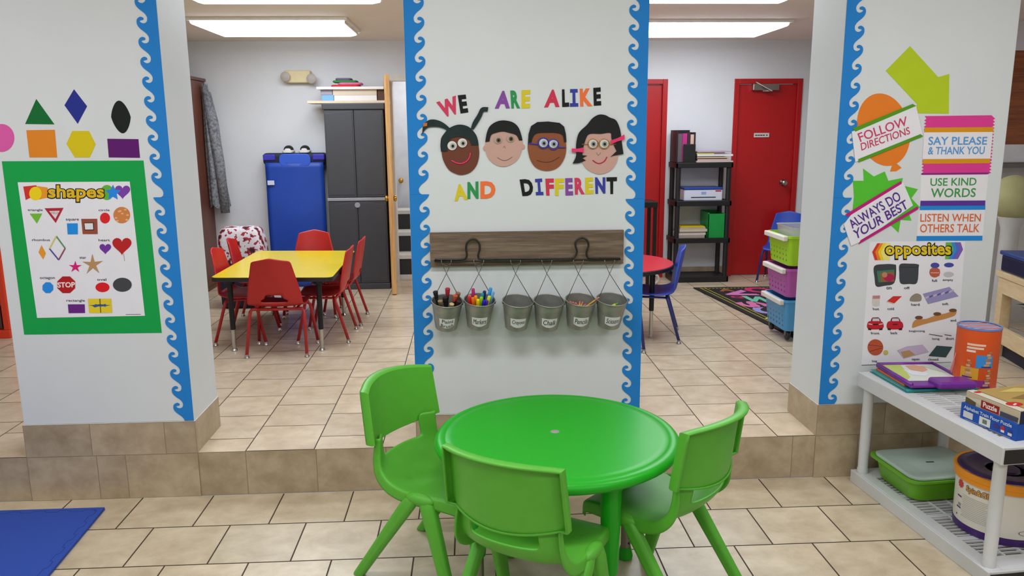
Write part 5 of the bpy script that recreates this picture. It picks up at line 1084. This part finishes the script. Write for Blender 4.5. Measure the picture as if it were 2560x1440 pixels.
obj('control_badge', MB().box(2.245, 3.7885, zp+.085, 2.30, 3.792, zp+.097), paper((196, 50, 70)), pr); obj('front_emblem', MB().box(2.115, 3.789, zp+.06, 2.16, 3.7915, zp+.085), paper((140, 160, 206)), pr)
zg = LV[1][1]-.003; gb = mat('green_file_plastic', (16, 146, 64), .4)
gf = thing('file_box', 'open bright green file box on the third shelf of the black unit', 'file box', (2.23, 3.88, zg)); mb = MB()
mb.box(2.185, 3.775, zg, 2.345, 3.785, zg+.225).box(2.185, 4.02, zg, 2.345, 4.03, zg+.24).box(2.185, 3.775, zg, 2.195, 4.03, zg+.235).box(2.335, 3.775, zg, 2.345, 4.03, zg+.225).box(2.185, 3.775, zg, 2.345, 4.03, zg+.006); obj('file_body', mb, gb, gf, bevel=.002)
tbox('cardboard_folder', 'dark green hanging folder inside the bright green file box', 'folder', 2.20, 2.33, 3.86, 3.88, zg+.0065, zg+.20, paper((26, 84, 50)))
z = zg
for k, (c, nm, w, th) in enumerate((((176, 160, 146), 'grey brown', .25, .028), ((214, 206, 200), 'white', .255, .018), ((150, 116, 100), 'brown', .25, .012), ((206, 196, 180), 'cream', .26, .022), ((190, 176, 150), 'beige', .24, .016), ((206, 182, 30), 'yellow', .23, .010))):
    tbox('magazine', nm+' magazine in the pile beside the green file box', 'magazine', 1.915+.004*k, 1.915+.004*k+w, 3.80, 4.0, z, z+th, paper(c), 'magazines beside the file box', .001); z += th+.0004
# black stand, red table, blue chairs
bs = thing('metal_stand', 'black metal stand in front of the left red door, half hidden by the pillar', 'stand', (1.48, 3.35, HU))
obj('stand_top', MB().box(1.18, 3.28, .955, 1.595, 3.56, 1.005), blkm, bs, bevel=.004)
for x in (1.20, 1.565):
    for y in (3.30, 3.53): obj('leg', MB().box(x, y, HU, x+.028, y+.028, .956), blkm, bs)
obj('back_upright', MB().box(1.49, 3.52, 1.005, 1.52, 3.55, 1.335), blkm, bs); obj('back_panel', MB().box(1.18, 3.535, 1.06, 1.505, 3.55, 1.33), blkm, bs)
rt_ = thing('round_table', 'red topped round table with black edge, half hidden by the middle pillar', 'table', (.97, 2.023, HU))
obj('tabletop', MB().lathe([(1e-4, .702), (.428, .702), (.430, .700), (.428, .698)], 72, (.97, 2.023, 0)), mat('red_laminate', (206, 46, 60), .3, var=.02), rt_, smooth=.6)
obj('edge_band', MB().lathe([(1e-4, .698), (.430, .6985), (.434, .695), (.434, .676), (.430, .672), (1e-4, .672)], 72, (.97, 2.023, 0)), mat('black_edge', (26, 25, 25), .5), rt_, smooth=.6)
for k in range(4):
    an = math.radians(-42+90*k); x, y = .97+.33*math.cos(an), 2.023+.33*math.sin(an)
    lg = obj('leg', MB().lathe([(.034, .671), (.034, .655), (.018, .65), (.0165, .4), (.013, .398)], 16, (x, y, 0)), blkm, rt_, smooth=.6)
    obj('leg_extension', MB().lathe([(.0135, .41), (.0135, HU+.012), (.018, HU+.01), (.018, HU)], 14, (x, y, 0)), chrome, lg, smooth=.6)
blup = mat('blue_chair_plastic', (38, 74, 182), .38, var=.03); blfr = mat('blue_frame_paint', (36, 46, 120), .35); G = 'blue school chairs'
shell_chair('blue school chair at the red table, seen from its side right of the pillar', 1.245, 1.862, math.degrees(math.atan2(.214, -.977)), blup, blfr, G)
shell_chair('blue school chair at the red table, all but one leg hidden by the pillar', .902, 1.612, 90, blup, blfr, G)
shell_chair('blue school chair standing alone in front of the far red door', 2.905, 3.76, 238, blup, blfr, G)
mb = MB(); N = 20; c_ = Vector((1.672, 3.68, HU+.055)); mb.tube([c_+Vector((.042*math.cos(2*PI*k/N), .01*math.cos(2*PI*k/N), .042*math.sin(2*PI*k/N))) for k in range(N)], .0125, 10, closed=True)
tag(obj('toy_ring', mb, paper((206, 200, 194)), smooth=True), 'small white ring standing on the floor, seen under the red table', 'toy')
# rug with letters
rgm = mat('black_rug_pile', (24, 20, 24), .95, var=.2, scale=120, bump=.3); rg = thing('alphabet_rug', 'black rug with bright letters and yellow stitched border in front of the red door', 'rug', (2.9, 2.6, HU))
ra = math.radians(96.5); RXv = Vector((1, -.02, 0)).normalized(); RYv = Vector((.108, -.994, 0)).normalized(); r0 = Vector((1.985, 3.487, HU))
rgp = lambda u, v, z: r0+RXv*u+RYv*v+Vector((0, 0, z))
mb = MB(); mb.prism([rgp(0, 0, .0005), rgp(1.12, 0, .0005), rgp(1.12, 1.95, .0005), rgp(0, 1.95, .0005)], (0, 0, .0085)); obj('rug_pile', mb, rgm, rg)
mb = MB(); mb.lay = 1; ye = paper((176, 166, 50))
for k in range(60):
    v = .03+k*.0315
    for u_ in (.045, .085): mb.add([rgp(u_, v, .0094), rgp(u_+.014, v, .0094), rgp(u_+.014, v+.02, .0094), rgp(u_, v+.02, .0094)], [(0, 1, 2, 3)], ye)
for k in range(32):
    u_ = .05+k*.0325; mb.add([rgp(u_, .05, .0094), rgp(u_+.02, .05, .0094), rgp(u_+.02, .066, .0094), rgp(u_, .066, .0094)], [(0, 1, 2, 3)], ye)
obj('stitched_border', mb, None, rg)
mb = MB(); mb.lay = 1
for ch, u, v, s, an, c in (('O', .52, .16, .24, .3, (206, 50, 110)), ('R', .80, .24, .24, -.4, (216, 110, 40)), ('V', .28, .30, .26, 1.3, (206, 120, 180)), ('A', .24, .14, .14, .2, (150, 90, 50)), ('K', .75, .48, .2, .5, (216, 120, 50)), ('W', .34, .56, .26, .3, (110, 190, 160)), ('3', .62, .60, .22, .9, (206, 200, 50)), ('D', .50, .44, .15, 1.5, (196, 80, 150)), ('Q', .20, .45, .10, 0, (196, 40, 100)), ('S', .20, .74, .22, 1.2, (206, 110, 160)), ('U', .55, .86, .2, .6, (206, 190, 60)), ('C', .22, .98, .24, -1.2, (150, 140, 200)), ('L', .20, 1.24, .2, .8, (206, 196, 50)), ('B', .80, .9, .24, .2, (80, 150, 200)), ('M', .8, 1.3, .24, -.4, (206, 60, 110)), ('E', .5, 1.6, .24, .4, (90, 180, 120)), ('T', .85, 1.7, .22, 0, (206, 120, 50))):
    V, Fc = glyphs(ch, .05); P = []
    for a_, b_ in V:
        x, y = (a_-.5)*s, (.5-b_)*s; P.append(rgp(u+x*math.cos(an)-y*math.sin(an), v+x*math.sin(an)+y*math.cos(an), .0096))
    mb.add(P, Fc, paper(c))
obj('woven_letters', mb, None, rg)
# three-tier basket trolley
tr = thing('basket_trolley', 'three-tier trolley of lime, purple and blue baskets beside the right pillar', 'trolley', (2.25, 1.72, HU)); whp = mat('white_trolley_plastic', (222, 218, 208), .4)
bx0, bx1, by0, by1 = 2.055, 2.40, 1.60, 1.98
for k, (z0, z1, c, nm) in enumerate(((.275, .505, (70, 150, 206), 'blue'), (.505, .715, (170, 80, 160), 'purple'), (.715, .93, (156, 204, 26), 'lime'))):
    mb = MB(); I = lambda hx_, hy_, z_: [(x, y, z_) for x, y in rrect((bx0+bx1)/2, (by0+by1)/2, hx_, hy_, .03, 4)]; hx_, hy_ = (bx1-bx0)/2, (by1-by0)/2
    loft(mb, [I(hx_-.03, hy_-.03, z0+.002), I(hx_-.022, hy_-.022, z0+.006), I(hx_-.004, hy_-.004, z1-.03), I(hx_, hy_, z1-.028), I(hx_, hy_, z1-.012), I(hx_-.008, hy_-.008, z1-.012), I(hx_-.03, hy_-.03, z0+.012)])
    bk_ = obj('basket', mb, plastic(c), tr, smooth=.6, label=nm+' basket')
    mb = MB(); mb.box(bx0-.028, by0+.015, z1-.045, bx0+.004, by1-.02, z1-.012); obj('handle', mb, whp, bk_, bevel=.006, label='white handle')
    mb = MB()
    for i in range(6):
        for j in range(4):
            y = by0+.06+i*.052; z_ = z0+.04+j*.034; mb.box(bx0+.0235-.016*(z_-z0)/(z1-z0)-.004, y-.006, z_-.006, bx0+.0235-.016*(z_-z0)/(z1-z0)+.002, y+.006, z_+.006)
    obj('vent_hole', mb, plastic(tuple(int(v*.72) for v in c)), bk_)
for x in (bx0+.05, bx1-.05):
    for y in (by0+.05, by1-.05):
        lg = obj('caster', MB().lathe([(1e-4, -.011), (.026, -.011), (.03, -.007), (.03, .007), (.026, .011), (1e-4, .011)], 20, (x, y, HU+.0395), None, Matrix.Rotation(PI/2, 3, 'Y')), bplas, tr, smooth=.7)
        obj('caster_fork', MB().box(x-.018, y-.014, HU+.04, x-.013, y+.014, .278).box(x+.013, y-.014, HU+.04, x+.018, y+.014, .278), mat('grey_metal', (110, 106, 104), .4, .7), lg)
clr = bpy.data.materials.new('clear_plastic'); clr.use_nodes = True; b = clr.node_tree.nodes['Principled BSDF']; b.inputs['Transmission Weight'].default_value = .75; b.inputs['Roughness'].default_value = .25; b.inputs['Base Color'].default_value = (.9, .9, .9, 1)
nt = clr.node_tree; n_ = nt.nodes.new('ShaderNodeTexNoise'); n_.inputs['Scale'].default_value = 20
cb = thing('clear_tray', 'clear plastic tray resting in the top lime basket of the trolley', 'tray', (2.24, 1.77, .72)); mb = MB()
loft(mb, [[(x, y, z_) for x, y in rrect(2.235, 1.77, hx_, hy_, .03, 4)] for z_, hx_, hy_ in ((.735, .12, .135), (.74, .125, .14), (.965, .14, .155), (.966, .146, .161), (.972, .146, .161), (.968, .137, .152), (.745, .122, .137))]); obj('tray_body', mb, clr, cb, smooth=.6)
# toy cabinet at the left edge, seen past the left pillar
tc_ = thing('play_cabinet', 'orange framed play cabinet seen past the left edge of the left pillar', 'toy cabinet', (-3.6, 2.35, HU)); orp = plastic((226, 62, 26))
mb = MB(); mb.box(-4.0, 2.16, HU, -3.235, 2.6, HU+.06).box(-3.275, 2.16, HU+.06, -3.235, 2.6, .95).box(-4.0, 2.16, HU+.06, -3.96, 2.6, .95).box(-3.96, 2.56, HU+.06, -3.275, 2.6, .95); obj('frame', mb, orp, tc_, bevel=.006)
obj('lower_panel', MB().box(-3.95, 2.19, HU+.065, -3.30, 2.21, .43), mat('dark_brown_panel', (92, 58, 54), .5), tc_); obj('upper_panel', MB().box(-3.95, 2.17, .435, -3.285, 2.21, .95), mat('greyish_pink_panel', (176, 160, 164), .5), tc_, bevel=.01)
# pale wooden unit and things beyond the right pillar
pw_ = wood_mat('pale_pine', (212, 184, 140), (230, 206, 166), 1, 3, .5)
u0 = Vector((3.262, 1.27, 0)); ud = Vector((-.20, -.98, 0)).normalized(); un = Vector((-ud.y, ud.x, 0))
UM = Matrix(((un.x, ud.x, 0, u0.x), (un.y, ud.y, 0, u0.y), (0, 0, 1, 0), (0, 0, 0, 1)))
pu = thing('wooden_unit', 'pale pine play unit with open frame beyond the right pillar', 'wooden unit', (3.4, .9, HU))
B = lambda nm, x0, y0, z0, x1, y1, z1, m=pw_: obj(nm, MB().box(x0, y0, z0, x1, y1, z1, None, UM), m, pu, bevel=.003)
B('tabletop', -.01, -.02, .70, .52, .80, .735)
B('top_rail', 0, .06, .60, .03, .74, .70); B('bottom_rail', 0, .06, HU+.09, .03, .74, HU+.19)
for x in (0, .45):
    for y in (0, .72): B('leg', x, y, HU, x+.06, y+.07, .70)
B('lower_shelf', .03, .06, HU+.10, .5, .74, HU+.118)
obj('dark_liner', MB().box(.04, .05, HU+.002, .48, .73, HU+.095, None, UM), mat('navy_plastic', (16, 20, 44), .5), pu)
def upt(x, y, z): return UM @ Vector((x, y, z))
pf = thing('potted_plant', 'leafy green plant inside the pale wooden unit', 'plant', upt(.22, .3, HU+.119))
mb = MB(); p = upt(.22, .3, HU+.1185); mb.lathe([(1e-4, 0), (.06, 0), (.08, .1), (.075, .1), (.06, .02), (1e-4, .02)], 20, p); obj('pot', mb, plastic((60, 50, 44)), pf, smooth=.6)
mb = MB(); lr = random.Random(3)
for k in range(70):
    a_ = lr.uniform(0, 2*PI); r_ = lr.uniform(.02, .17); z_ = lr.uniform(.10, .33); c = p+Vector((r_*math.cos(a_), r_*math.sin(a_)*1.2, z_)); d = Vector((math.cos(a_), math.sin(a_), lr.uniform(-.3, .6))).normalized()*.05; s_ = Vector((-d.y, d.x, 0)).normalized()*.018
    mb.add([c-d, c+s_+Vector((0, 0, .006)), c+d, c-s_+Vector((0, 0, .006))], [(0, 1, 2, 3)])
mb.lay = 1; obj('foliage', mb, mat('leaf_green', (36, 84, 34), .6, var=.3), pf)
q_ = upt(.12, .42, HU+.119); mb = MB(); mb.ell(q_+Vector((0, 0, .035)), (.045, .045, .035)); tag(obj('white_ball', mb, paper((214, 210, 204)), smooth=True), 'white ball on the lower shelf of the pale wooden unit', 'ball')
nb = thing('navy_bin', 'navy blue plastic bin with lighter rim on the pale wooden unit', 'bin', upt(.25, .35, .735)); mb = MB(); mb.box(.005, .0, .7355, .50, .66, .835, None, UM); obj('bin_body', mb, mat('navy_bin_plastic', (18, 26, 62), .45), nb, bevel=.01); mb = MB(); mb.box(-.005, -.01, .835, .51, .67, .86, None, UM); obj('bin_rim', mb, mat('mid_blue_plastic', (46, 72, 140), .4), nb, bevel=.006)
p = PY(2534, 495, 1.62); gb_ = thing('globe_on_stand', 'large olive cream globe on a pale stand behind the navy bin', 'globe', (p.x, p.y, HU)); obj('stand', MB().lathe([(.16, HU), (.16, HU+.03), (.06, HU+.06), (.055, p.z-.2), (.08, p.z-.125), (.07, p.z-.118)], 24, (p.x, p.y, 0)), mat('off_white_stand', (206, 203, 200), .4), gb_, smooth=.6); mb = MB(); mb.ell(p, (.135, .135, .15)); obj('ball_body', mb, mat('olive_cream_fabric', (178, 174, 124), .85, var=.08), gb_, smooth=True)
cabx = 3.19
cb2 = thing('wall_cubby', 'white cubby shelf with a brown wooden panel above, behind the right pillar', 'shelf', (3.7, 1.98, HU)); wl = wood_mat('brown_veneer', (112, 56, 26), (164, 92, 46), 0, 4, .35)
p0, p1 = PY(2524, 126, 1.9), PY(2524, 372, 1.9)
obj('wood_panel', MB().box(p0.x, 1.9, p1.z, 4.19, 1.94, p0.z), wl, cb2); obj('shelf_board', MB().box(p0.x-.05, 1.80, 1.335, 4.19, 2.2, 1.365), mat('grey_shelf_edge', (110, 102, 98), .5), cb2)
obj('cubby_body', MB().box(p0.x-.05, 2.0, HU, 4.19, 2.2, 1.335), mat('off_white_laminate', (206, 202, 198), .4), cb2); obj('glossy_box', MB().box(p0.x-.03, 1.82, 1.366, 4.15, 1.98, 1.49), mat('glossy_white', (216, 216, 220), .1), cb2, bevel=.01)
